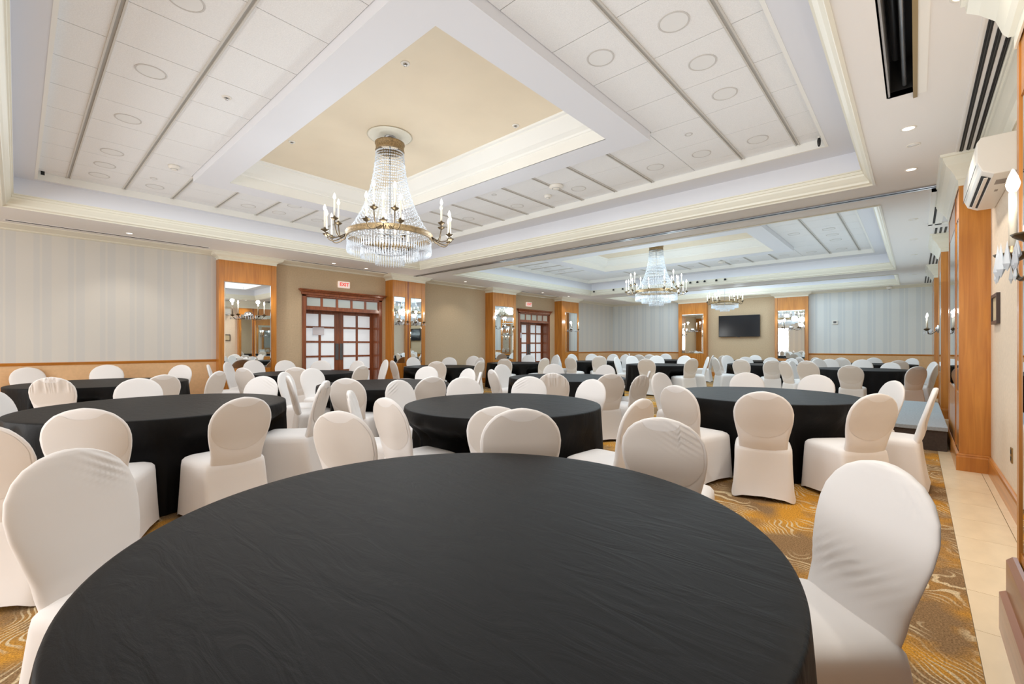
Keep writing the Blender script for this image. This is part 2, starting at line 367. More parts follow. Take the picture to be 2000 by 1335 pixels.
CROWN = [(0.0, 3.30), (-0.012, 3.288), (0.012, 3.284), (0.02, 3.30), (0.045, 3.315), (0.05, 3.34), (0.065, 3.36), (0.09, 3.40),
         (0.095, 3.425), (0.105, 3.43), (0.108, 3.46), (0.12, 3.465), (0.12, 3.48)]
YLN = [0.81, 1.093, 1.722, 2.35, 2.99, 3.62, 4.25, 4.875, 5.49, 6.11, 6.73, 7.36, 7.96, 8.58, 9.20, 9.40]
XLN = [0.20, 0.517, 1.152, 1.775, 2.42, 3.07, 3.73, 4.38, 5.01, 5.655, 6.29, 6.53]
BO, BI = (1.74, 4.97, 2.31, 7.90), (2.11, 4.59, 2.67, 7.54)    # beam frame outer / inner
def coffer(dx, x0, x1, full=True):
    MB().sweep_rect(x0, x1, CY0, CY1, CROWN).build('crown_moulding', M['crown'], ceiling)
    lx0, lx1, ly0, ly1 = (0.2 + dx, 6.53 + dx, 0.81, 9.40) if full else (x0 + 0.5, x1 - 0.5, 0.81, 9.40)
    f = MB().sweep_rect(x0, x1, CY0, CY1, [(0.12, 3.48), (0.12, ZL)])
    a, b, y0, y1 = x0 + 0.12, x1 - 0.12, CY0 + 0.12, CY1 - 0.12
    t = 0.03
    f.box(a, lx0 - t, y0, y1, ZL, ZL + 0.02).box(lx1 + t, b, y0, y1, ZL, ZL + 0.02)
    f.box(lx0 - t, lx1 + t, y0, ly0 - t, ZL, ZL + 0.02).box(lx0 - t, lx1 + t, ly1 + t, y1, ZL, ZL + 0.02)
    f.build('coffer_fascia', M['fascia'], ceiling)
    l = MB(); t = 0.03
    l.box(lx0 - t, lx0, ly0 - t, ly1 + t, ZL - 0.004, ZT + 0.02).box(lx1, lx1 + t, ly0 - t, ly1 + t, ZL - 0.004, ZT + 0.02)
    l.box(lx0, lx1, ly0 - t, ly0, ZL - 0.004, ZT + 0.02).box(lx0, lx1, ly1, ly1 + t, ZL - 0.004, ZT + 0.02)
    l.build('coffer_lip', M['white'], ceiling)
    MB().box(lx0, lx1, ly0, ly1, ZT + 0.012, ZT + 0.03).build('tile_backing', M['gap'], ceiling) if not full else None
    g = 0.004
    if full:
        bo = (BO[0] + dx, BO[1] + dx, BO[2], BO[3]); bi = (BI[0] + dx, BI[1] + dx, BI[2], BI[3])
        k = MB()
        for q in ((lx0, lx1, ly0, bo[2]), (lx0, lx1, bo[3], ly1), (lx0, bo[0], bo[2], bo[3]), (bo[1], lx1, bo[2], bo[3])):
            k.box(*q, ZT + 0.012, ZT + 0.03)
        k.build('tile_backing', M['gap'], ceiling)
        xs = [v + dx for v in XLN]; ys = YLN
        for i in range(len(xs) - 1):
            for j in range(len(ys) - 1):
                xa, xb, ya, yb = xs[i], xs[i + 1], ys[j], ys[j + 1]
                xm, ym = (xa + xb) / 2, (ya + yb) / 2
                if bo[0] < xm < bo[1] and bo[2] < ym < bo[3]: continue
                if bo[0] < xm < bo[1]: 
                    if ya < bo[2] < yb: yb = bo[2]
                    if ya < bo[3] < yb: ya = bo[3]
                if bo[2] < ym < bo[3]:
                    if xa < bo[0] < xb: xb = bo[0]
                    if xa < bo[1] < xb: xa = bo[1]
                MB().box(xa + g, xb - g, ya + g, yb - g, ZT, ZT + 0.012).build('ceiling_tile', M['tile'], ceiling, fix=False)
        # raised double rails
        def rail(x0r, x1r, y0r, y1r, along):
            r = MB()
            for o in (-0.026, 0.012):
                if along == 'y': r.box(x0r + o, x0r + o + 0.014, y0r, y1r, ZT - 0.012, ZT + 0.012)
                else: r.box(x0r, x1r, y0r + o, y0r + o + 0.014, ZT - 0.012, ZT + 0.012)
            r.build('ceiling_rail', M['rail'], ceiling, fix=False)
            r2 = MB()
            if along == 'y': r2.box(x0r - 0.012, x0r + 0.012, y0r, y1r, ZT - 0.002, ZT + 0.01)
            else: r2.box(x0r, x1r, y0r - 0.012, y0r + 0.012, ZT - 0.002, ZT + 0.01)
            r2.build('rail_groove', M['gap'], ceiling, fix=False)
        for xr in xs[1:4]: rail(xr if xr < bo[0] else bo[0] + 0.035, 0, ly0 if xr < bo[0] else bo[3], ly1, 'y')
        for xr in xs[4:8]: rail(xr, 0, bo[3], ly1, 'y')
        for yr in ys[1:3]: rail(bo[0], lx1, yr, 0, 'x')
        for yr in ys[4:12]: rail(bo[1], lx1, yr, 0, 'x')
        # beam frame and lit recess
        m = MB(); zb = ZL
        m.sweep_rect(bo[0], bo[1], bo[2], bo[3], [(0, ZT + 0.03), (0, zb), (0.37, zb)])
        m.build('coffer_beam', M['fascia'], ceiling)
        r = MB()
        r.sweep_rect(bi[0], bi[1], bi[2], bi[3], [(0, zb), (-0.001, 3.86), (0.02, 3.865), (0.03, 3.885), (0.10, 3.91), (0.19, 3.985), (0.23, 4.02),
                                                  (0.235, 4.04), (0.27, 4.05), (0.28, ZY)])
        r.build('cove_moulding', M['white'], ceiling)
        MB().box(bi[0] + 0.26, bi[1] - 0.26, bi[2] + 0.26, bi[3] - 0.26, ZY, ZY + 0.02).build('ceiling_dome', M['yellow'], ceiling)
    else:
        n = 13
        for i in range(3):
            for j in range(n):
                xa = lx0 + (lx1 - lx0) * i / 3; xb = lx0 + (lx1 - lx0) * (i + 1) / 3
                ya = ly0 + (ly1 - ly0) * j / n; yb = ly0 + (ly1 - ly0) * (j + 1) / n
                MB().box(xa + g, xb - g, ya + g, yb - g, ZT, ZT + 0.012).build('ceiling_tile', M['tile'], ceiling, fix=False)
coffer(0.0, *COFFERS[0]); coffer(8.3, *COFFERS[1]); coffer(0, *COFFERS[2], full=False)

# partition track across the soffit
tk = empty('trim_1', kind=STRUCT)
MB().box(7.655, 7.70, -0.30, 10.78, ZS - 0.012, ZS + 0.002).build('track_channel', M['dark'], tk)
b_ = MB().box(7.62, 7.655, -0.30, 10.78, ZS - 0.016, ZS + 0.002).box(7.70, 7.735, -0.30, 10.78, ZS - 0.016, ZS + 0.002)
b_.build('track_rail', M['pewter'], tk)

# walls ------------------------------------------------------------
D1 = (4.70, 6.90); D2 = (12.75, 14.70); DZ = 2.62; DD = 0.42
wl = MB()
for a, b in ((X0, D1[0]), (D1[1], D2[0]), (D2[1], X1)): wl.box(a, b, YL, YL + 0.3, 0, ZS)
for a, b in (D1, D2): wl.box(a, b, YL, YL + 0.3, DZ, ZS)
wl.build('wall_left', M['tan'], kind=STRUCT)
MB().box(X1, X1 + 0.2, YR - 0.2, YL + 0.3, 0, ZS).build('wall_back', M['tan'], kind=STRUCT)
MB().box(X0 - 0.2, X1, YR - 0.2, YR, 0, ZS).build('wall_right', M['beige'], kind=STRUCT)
MB().box(X0 - 0.2, X0, YR, YL + 0.3, 0, ZS).build('wall_front', M['str_y'], kind=STRUCT)
# striped paper above a chair rail, warm dado below
ZRAIL = 0.985
def papered(name, axis, a, b, at, sgn):
    if axis == 'x':
        MB().box(a, b, at - 0.012, at, ZRAIL, ZS).build('wallpaper', M['str_x'], None, kind=STRUCT)
        MB().box(a, b, at - 0.010, at, 0.1, ZRAIL).build('dado', M['dado'], None, kind=STRUCT)
        MB().sweep_line([(b, at), (a, at)], [(0, 0.958), (0.02, 0.962), (0.028, 0.985), (0.034, 1.005), (0.015, 1.012), (0, 1.016)]).build(name, M['wood_h'], kind=STRUCT)
    else:
        MB().box(at - 0.012, at, a, b, ZRAIL, ZS).build('wallpaper', M['str_y'], None, kind=STRUCT)
        MB().box(at - 0.010, at, a, b, 0.1, ZRAIL).build('dado', M['dado'], None, kind=STRUCT)
        MB().sweep_line([(at, a), (at, b)], [(0, 0.958), (0.02, 0.962), (0.028, 0.985), (0.034, 1.005), (0.015, 1.012), (0, 1.016)]).build(name, M['wood_hy'], kind=STRUCT)
papered('trim_2', 'x', X0, 2.88, YL, 1)
papered('trim_3', 'x', 16.30, X1, YL, 1)
papered('trim_4', 'y', 7.83, YL, X1, 1)
papered('trim_5', 'y', YR, 2.97, X1, 1)
WCROWN = [(0, 3.22), (0.03, 3.225), (0.05, 3.235), (0.06, 3.25), (0.16, 3.272), (0.24, 3.282), (0.27, 3.288), (0.28, 3.30), (0, 3.30)]
MB().sweep_line([(X1, YR), (X1, YL), (X0, YL)], WCROWN).build('trim_6', M['crown'], kind=STRUCT)
MB().sweep_line([(X0, YR), (X1, YR)], [(0, 2.98), (0.012, 2.98), (0.02, 3.0), (0.045, 3.03), (0.055, 3.10), (0.085, 3.20), (0.09, 3.235), (0.10, 3.24), (0.105, 3.27), (0.112, 3.275), (0.112, 3.30), (0, 3.30)]).build('trim_7', M['crown'], kind=STRUCT)
bb = [(0, 0.0), (0.022, 0.0), (0.022, 0.145), (0.016, 0.16), (0.020, 0.17), (0.010, 0.18), (0, 0.18)]
MB().sweep_line([(X0, YR), (X1, YR)], bb).build('baseboard_right', M['wood_h'], kind=STRUCT)
MB().sweep_line([(X1, YL), (D2[1], YL)], bb).sweep_line([(D2[0], YL), (D1[1], YL)], bb).sweep_line([(D1[0], YL), (X0, YL)], bb).build('baseboard_left', M['wood_h'], kind=STRUCT)
MB().sweep_line([(X1, YR), (X1, YL)], bb).build('baseboard_back', M['wood_hy'], kind=STRUCT)

# mirrored columns ---------------------------------------------------
CAPP = [(0.0, 3.14), (0.006, 3.14), (0.006, 3.185), (0.02, 3.19), (0.028, 3.205), (0.06, 3.215), (0.10, 3.235), (0.12, 3.262), (0.125, 3.28), (0.15, 3.285), (0.155, 3.30), (0, 3.30)]
def column(p0, p1, depth, mirrors, zt=2.69, zbm=0.80, divider=None, cap=None):
    """p0 -> p1 runs along the front face with the wall on its right; depth back to the wall"""
    P0, P1 = Vector(p0), Vector(p1); L = (P1 - P0).length; ang = math.atan2(P1.y - P0.y, P1.x - P0.x)
    r = empty('column', (P0.x, P0.y, 0), ang, kind=STRUCT)
    # local: x along face, +y out of the face into the room
    core = MB().box(0, L, -depth, -0.02, 0, 3.2)
    core.build('column_core', M['wood'], r)
    st = 0.10
    edges = sorted([v for m_ in mirrors for v in m_])
    f = MB(); xs = [0] + edges + [L]
    for i in range(0, len(xs), 2): f.box(xs[i], xs[i + 1], -0.02, 0.0, 0.18, 3.16)
    f.build('stile', M['wood'], r)
    for a, b in mirrors:
        MB().box(a + 0.003, b - 0.003, -0.02, -0.005, zt, 3.16).build('veneer_panel', M['wood'], r)
        MB().box(a + 0.003, b - 0.003, -0.02, -0.005, 0.18, zbm).build('veneer_panel', M['wood'], r)
        mm = MB(); be = 0.022
        A = [(a + 0.003, -0.012, zbm), (b - 0.003, -0.012, zbm), (b - 0.003, -0.012, zt), (a + 0.003, -0.012, zt)]
        B = [(a + be, -0.006, zbm + be), (b - be, -0.006, zbm + be), (b - be, -0.006, zt - be), (a + be, -0.006, zt - be)]
        mm.add(A + B, [(4, 5, 6, 7), (0, 1, 5, 4), (1, 2, 6, 5), (2, 3, 7, 6), (3, 0, 4, 7)])
        mm.build('mirror', M['mirror'], r)
    if divider: MB().box(divider - 0.022, divider + 0.022, -0.02, 0.004, 0.18, ZS).build('partition_jamb', M['cherry'], r)
    MB().sweep_line([(0, -depth), (0, 0), (L, 0), (L, -depth)], cap or CAPP).build('capital', M['crown'], r)
    MB().sweep_line([(0, -depth), (0, 0), (L, 0), (L, -depth)], bb).build('plinth', M['wood'], r)
    return r
# on the left wall the face looks toward -y: run from high x to low x
def col_left(x0, x1, mirrors, **k):   # mirrors in world x
    yf = k.pop('yf', 11.0)
    return column((x1, yf), (x0, yf), YL - yf, [(x1 - b, x1 - a) for a, b in mirrors], **k)
def col_right(x0, x1, mirrors, **k):
    return column((x0, -0.336), (x1, -0.336), 0.231, [(a - x0, b - x0) for a, b in mirrors], **k)
def col_back(y0, y1, mirrors, **k):
    return column((19.70, y0), (19.70, y1), 0.2, [(a - y0, b - y0) for a, b in mirrors], **k)
col_left(2.88, 4.035, [(2.98, 3.925)])
col_left(7.03, 8.14, [(7.06, 7.45), (7.62, 8.02)], divider=0.60, yf=10.83)
col_left(11.01, 12.21, [(11.12, 12.09)], yf=10.83)
col_left(15.06, 16.30, [(15.30, 16.21)], zbm=1.02, yf=10.83)
CAPT = [(0.0, 2.64), (0.008, 2.64), (0.008, 2.70), (0.025, 2.71), (0.04, 2.74), (0.06, 2.82), (0.11, 2.90), (0.15, 2.95), (0.155, 2.99), (0.17, 3.0), (0.175, 3.05), (0.19, 3.06), (0.19, 3.30), (0, 3.30)]
CAPM = [(0.0, 2.98), (0.006, 2.98), (0.006, 3.04), (0.02, 3.05), (0.03, 3.08), (0.06, 3.14), (0.10, 3.19), (0.12, 3.24), (0.125, 3.27), (0.145, 3.275), (0.15, 3.30), (0, 3.30)]
col_right(0.95, 3.00, [(1.05, 2.95)], zbm=0.4, zt=2.4, cap=CAPT)
col_right(6.63, 8.60, [(6.70, 7.16), (7.30, 8.5)], divider=0.58, cap=CAPM)
col_right(11.10, 12.40, [(11.2, 12.3)], cap=CAPM)
col_right(15.20, 16.45, [(15.3, 16.35)], cap=CAPM)
col_back(2.97, 4.06, [(3.06, 3.97)], zt=2.64)
col_back(6.62, 7.83, [(6.75, 7.68)], zt=2.66, zbm=0.95)
# bold plinth blocks of the near right column
pl = MB().sweep_line([(0.95, -0.336), (3.0, -0.336), (3.0, -0.56)][::-1], [(0, 0.33), (0.0, 0.33)], caps=False)
q = MB().sweep_line([(3.0, -0.56), (3.0, -0.336), (0.95, -0.336)][::-1], [(0, 0.0), (0.05, 0.0), (0.05, 0.17), (0.03, 0.19), (0.03, 0.33), (0.012, 0.355), (0, 0.36)])
q.build('baseboard_front', M['cherry_d'], kind=STRUCT)

# doors --------------------------------------------------------------
def french_doors(name, x0, x1, notice=True, first=False):
    r = empty(name, (0, 0, 0), kind=STRUCT)
    yf = YL; yd = YL + 0.30; zt = 2.62
    cz = MB().box(x0, x0 + 0.09, yf - 0.03, yd + 0.05, 0, zt).box(x1 - 0.09, x1, yf - 0.03, yd + 0.05, 0, zt)
    cz.box(x0, x1, yf - 0.03, yf + 0.05, 2.53, zt)
    cz.box(x0 + 0.09, x1 - 0.09, yf - 0.02, yd, 2.20, 2.27)
    cz.build('casing', M['cherry'], r)
    MB().sweep_line([(x1, yf + 0.04), (x1, yf - 0.03), (x0, yf - 0.03), (x0, yf + 0.04)][::-1], [(0, 2.56), (-0.02, 2.57), (-0.025, 2.62), (-0.05, 2.64), (-0.06, 2.665), (-0.085, 2.675), (-0.09, 2.70), (0, 2.70)]).build('cornice', M['cherry'], r)
    # transom: five panes
    n = 5; a, b = x0 + 0.09, x1 - 0.09; wv = (b - a) / n
    tb = MB().box(a, b, yf, yf + 0.04, 2.27, 2.295).box(a, b, yf, yf + 0.04, 2.505, 2.53)
    for i in range(n + 1): tb.box(max(a, a + i * wv - 0.03), min(b, a + i * wv + 0.03), yf, yf + 0.04, 2.295, 2.505)
    tb.build('transom_bar', M['cherry'], r)
    for i in range(n): MB().box(a + i * wv + 0.03, a + (i + 1) * wv - 0.03, yf + 0.015, yf + 0.022, 2.295, 2.505).build('transom_pane', M['glass'], r)
    mid = (a + b) / 2
    rows = [0.26, 0.64, 1.02, 1.40, 1.78, 2.12]
    for la, lb, hs in ((a, mid, 1), (mid, b, -1)):
        leaf = MB(); st = 0.125
        leaf.box(la + 0.004, la + st - 0.03 * (hs == 1), yd, yd + 0.045, 0.01, 2.20).box(lb - st + 0.03 * (hs == -1), lb - 0.004, yd, yd + 0.045, 0.01, 2.20)
        pa, pb = la + st - 0.03 * (hs == 1), lb - st + 0.03 * (hs == -1); pm = (pa + pb) / 2
        leaf.box(pa, pb, yd, yd + 0.045, 0.01, rows[0]).box(pa, pb, yd, yd + 0.045, rows[-1], 2.20)
        for z in rows[1:-1]: leaf.box(pa, pb, yd + 0.002, yd + 0.04, z - 0.025, z + 0.025)
        leaf.box(pm - 0.03, pm + 0.03, yd, yd + 0.04, rows[0], rows[-1])
        lo = leaf.build('door_leaf', M['cherry'], r)
        for i in range(len(rows) - 1):
            for u0, u1 in ((pa, pm - 0.03), (pm + 0.03, pb)):
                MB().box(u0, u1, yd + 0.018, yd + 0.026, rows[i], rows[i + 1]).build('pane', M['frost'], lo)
        hx = mid - 0.06 * hs
        MB().box(hx - 0.045, hx + 0.045, yd - 0.012, yd, 0.92, 1.36).build('push_plate', M['grey_m'], lo)
    # panelled reveal on the far side
    for z0, z1 in zip(rows[:-1], rows[1:]):
        MB().box(x1 - 0.098, x1 - 0.09, yf + 0.07, yd - 0.05, z0 + 0.03, z1 - 0.03).build('reveal_panel', M['cherry_d'], r)
    MB().box(x0 - 0.3, x1 + 0.3, yd + 0.12, yd + 0.14, 0, ZS).build('corridor_wall', M['white'], r)
    return r
french_doors('door_1', *D1); french_doors('door_2', *D2)
bevel(MB().box(5.09, 5.39, 11.485, 11.492, 1.575, 1.775).build('paper_notice', M['paper'], label='white paper notice taped across the left leaf of the nearer double doors', category='notice'), 0.001, 1)
bevel(MB().box(13.06, 13.30, 11.485, 11.492, 1.60, 1.80).build('paper_notice', M['paper'], label='white paper notice on the farther double doors, beside a mirrored column', category='notice'), 0.001, 1)
def exit_sign(x, z, label):
    r = empty('exit_sign', (x, YL, z), label=label, category='sign')
    bevel(MB().box(-0.16, 0.16, -0.055, 0.0, -0.085, 0.085).build('sign_box', M['exit'], r), 0.012)
    cu = bpy.data.curves.new('lettering', 'FONT'); cu.body = 'EXIT'; cu.size = 0.125; cu.align_x = 'CENTER'; cu.align_y = 'CENTER'; cu.extrude = 0.002
    cu.offset = 0.003; cu.materials.append(M['red'])
    t_ = put('lettering', cu); me = bpy.data.meshes.new_from_object(t_); bpy.data.objects.remove(t_)
    o = put('lettering', me, r, (0, -0.058, 0)); o.rotation_euler = (PI / 2, 0, 0)
exit_sign(5.77, 2.90, 'red and white EXIT sign above the nearer wooden double doors')
exit_sign(13.35, 2.90, 'small red and white EXIT sign above the farther wooden double doors')

# ------------------------------------------------------------------ chairs
def back_profile(z):
    """half width, half thickness, centre y of the covered back at height z"""
    pts = [(0.36, .180, .020, -.200), (0.43, .183, .030, -.208), (0.47, .185, .036, -.222), (0.52, .187, .034, -.235), (0.60, .207, .029, -.250), (0.68, .222, .026, -.272),
           (0.745, .224, .025, -.290), (0.80, .212, .024, -.304), (0.85, .182, .0235, -.318), (0.885, .143, .023, -.327), (0.91, .092, .021, -.333), (0.922, .045, .017, -.336), (0.927, 0.002, .004, -.337)]
    for a, b in zip(pts[:-1], pts[1:]):
        if z <= b[0]:
            t = (z - a[0]) / (b[0] - a[0]); return [a[i] + (b[i] - a[i]) * t for i in (1, 2, 3)]
    return list(pts[-1][1:])
def ripple(style, x, z, sa):
    y = 0.0
    if style == 'gathered' and z > 0.72:      # radial gathers hanging from the top rim
        s_ = min(1, (z - 0.72) / 0.08) * (1 - max(0, (z - 0.9) / 0.03))
        y += math.copysign(0.008, sa) * s_ * math.sin(x * 120 + 6 * math.sin(x * 31)) * abs(sa)
    if style == 'creased' and sa > 0:         # pulled creases low on the front, ripples on one shoulder
        t = (x * 0.75 + (z - 0.60))
        y += 0.006 * math.sin(t * 150) * math.exp(-((z - 0.58) / 0.07) ** 2) * sa * (0.5 + 0.5 * math.sin(x * 9 + 1))
        y += 0.005 * math.sin((x - z) * 170) * math.exp(-((z - 0.83) / 0.05) ** 2 - ((x + 0.14) / 0.07) ** 2) * sa
    if style.startswith('rumpled') and z > 0.66:
        if style == 'rumpled_r': x = -x
        s_ = math.exp(-((z - 0.83) / 0.07) ** 2 - ((x - 0.13) / 0.09) ** 2)
        y += 0.007 * s_ * math.sin((z + x * 0.6) * 190) * (1 if sa > 0 else -1) * abs(sa)
    return y
def back_mesh(style, fine=1):
    zs = [0.36, 0.41, 0.46, 0.50, 0.54, 0.58, 0.62, 0.66, 0.70, 0.74, 0.78, 0.81, 0.84, 0.865, 0.885, 0.90, 0.911, 0.919, 0.924, 0.927]
    if fine > 1:
        z2 = []
        for a, b in zip(zs[:-1], zs[1:]): z2 += [a + (b - a) * i / fine for i in range(fine)]
        zs = z2 + [zs[-1]]
    n = 24 * fine; vs = []; fs = []
    rnd = random.Random(len(style) * 13)
    for z in zs:
        hw, ht, yc = back_profile(z)
        for k in range(n):
            a = 2 * PI * k / n; ca, sa = math.cos(a), math.sin(a)
            x = hw * math.copysign(abs(ca) ** 0.9, ca); y = yc + ht * math.copysign(abs(sa) ** 0.75, sa)
            y += ripple(style, x, z, sa)
            vs.append((x, y, z))
    m = len(zs)
    for i in range(m - 1):
        for k in range(n): k2 = (k + 1) % n; fs.append((i * n + k, i * n + k2, (i + 1) * n + k2, (i + 1) * n + k))
    fs.append(tuple((m - 1) * n + k for k in range(n)))
    return MB().add(vs, fs, True)
def seat_mesh():
    n = 40; rows = [0.006, 0.03, 0.09, 0.16, 0.24, 0.32, 0.39, 0.425, 0.445, 0.458, 0.466, 0.470]
    vs = []; fs = []
    for z in rows:
        t = min(1, z / 0.42)
        hx = 0.243 - 0.022 * t; yf = 0.250 - 0.022 * t; yb = -0.300 + 0.062 * t
        inset = 0.0
        if z > 0.42: inset = {0.425: 0.003, 0.445: 0.018, 0.458: 0.045, 0.466: 0.09, 0.470: 0.14}[z]
        for k in range(n):
            a = 2 * PI * k / n; ca, sa = math.cos(a), math.sin(a); p = 0.24
            ux = math.copysign(abs(ca) ** p, ca); uy = math.copysign(abs(sa) ** p, sa)
            corner = abs(ca * sa) * 2          # 1 in the corners, 0 mid-side
            pull = 0.020 * math.sin(PI * min(1, t)) * (1 - corner)
            x = ux * (hx - inset - pull * (abs(ux) > 0.9)); yy = (yf + yb) / 2 + uy * ((yf - yb) / 2 - inset - pull * (abs(uy) > 0.9))
            zz = z + (0.035 * (1 - corner) * (1 - t) ** 6 if z < 0.05 else 0)
            vs.append((x, yy, zz))
    m = len(rows)
    for i in range(m - 1):
        for k in range(n): k2 = (k + 1) % n; fs.append((i * n + k, i * n + k2, (i + 1) * n + k2, (i + 1) * n + k))
    fs.append(tuple((m - 1) * n + k for k in range(n)))
    return MB().add(vs, fs, True)
def panel_mesh(style, fine=1):
    """oval board reading through the fabric on the rear, cut by a lighter crescent at the grip"""
    vs = []; fs = []; nu, nv = 28 * fine, 16 * fine
    def zhigh(x):
        lo, hi = 0.745, 0.927
        for _ in range(30):
            m = (lo + hi) / 2
            if back_profile(m)[0] > x + 0.013: lo = m
            else: hi = m
        return lo - 0.006
    for i in range(nu + 1):
        u = -1 + 2 * i / nu; x = 0.2065 * math.sin(u * PI / 2); ax = abs(x)
        zb = 0.695 - 0.165 * math.sqrt(max(0, 1 - (x / 0.2072) ** 2))
        zt_ = max(zhigh(ax), zb + 0.002)
        if ax < 0.095: zt_ = min(zt_, 0.892 - 0.038 * math.sqrt(1 - (ax / 0.095) ** 2))
        for j in range(nv + 1):
            z = zb + (zt_ - zb) * j / nv
            hw, ht, yc = back_profile(z); hw = max(hw, ax + 0.004)
            t = min(1, ax / hw); y = yc - ht * (max(0.0, 1 - t ** (2 / 0.9))) ** 0.375 - 0.0018 * (1 if fine == 1 else 1.5) + ripple(style, x, z, -math.sqrt(max(0.0, 1 - t ** (2 / 0.9))))
            vs.append((x, y, z))
    for i in range(nu):
        for j in range(nv):
            a = i * (nv + 1) + j; fs.append((a, a + nv + 1, a + nv + 2, a + 1))
    return MB().add(vs, fs, True)
SEAT = seat_mesh().mesh('seat_cover', M['chair']); PANELS = {k: panel_mesh(k, f_).mesh('back_board', M['panel']) for k, f_ in (('smooth', 1), ('gathered', 3), ('creased', 1), ('rumpled', 3), ('rumpled_r', 3))}
BACKS = {'smooth': back_mesh('smooth').mesh('backrest', M['chair'])}
for st in ('gathered', 'creased', 'rumpled', 'rumpled_r'): BACKS[st] = back_mesh(st, 3).mesh('backrest', M['chair'])

def wpt(u, d):      # plan position on the ray through column u at depth d
    r = (u - 1000) / F_PX * d
    return Vector((d * cth + r * sth, d * sth - r * cth))
def rd(r, d): return Vector((d * cth + r * sth, d * sth - r * cth))

# table: key -> (right offset, depth, radius, name for labels)
H = 0.5525
TABLES = {
 'T1': (-.164, 1.400, .915, 'nearest table'),
 'T2': (-3.23, 4.150, 1.01, 'front left table'),
 'T3': (-.087, 4.265, .917, 'table under big chandelier'),
 'T4': (2.83, 5.07, .94, 'right table before stage'),
 'T5': (-6.08, 6.67, 1.02, 'table along striped left wall'),
 'T6': (-4.20, 9.07, .95, 'table before nearer double doors'),
 'T7': (-1.83, 6.45, .915, 'table between doors and chandelier'),
 'T8': (-1.90, 11.8, .93, 'table by split mirror column'),
 'T9': (.95, 7.77, 1.0, 'middle table under the beam'),
 'T10': (.14, 14.2, .93, 'table before farther double doors'),
 'T12': (2.84, 15.5, .93, 'table in far left corner'),
 'T13': (4.25, 12.9, .93, 'table under second chandelier'),
 'T14': (7.30, 13.05, .92, 'table in line with television'),
 'T15': (8.13, 10.4, .93, 'table just beyond stage'),
 'T16': (10.75, 13.2, .93, 'farthest right table'),
 'T17': (8.70, 16.0, .93, 'table under television'),
 'T18': (5.80, 17.0, .93, 'farthest table by back wall'),
}
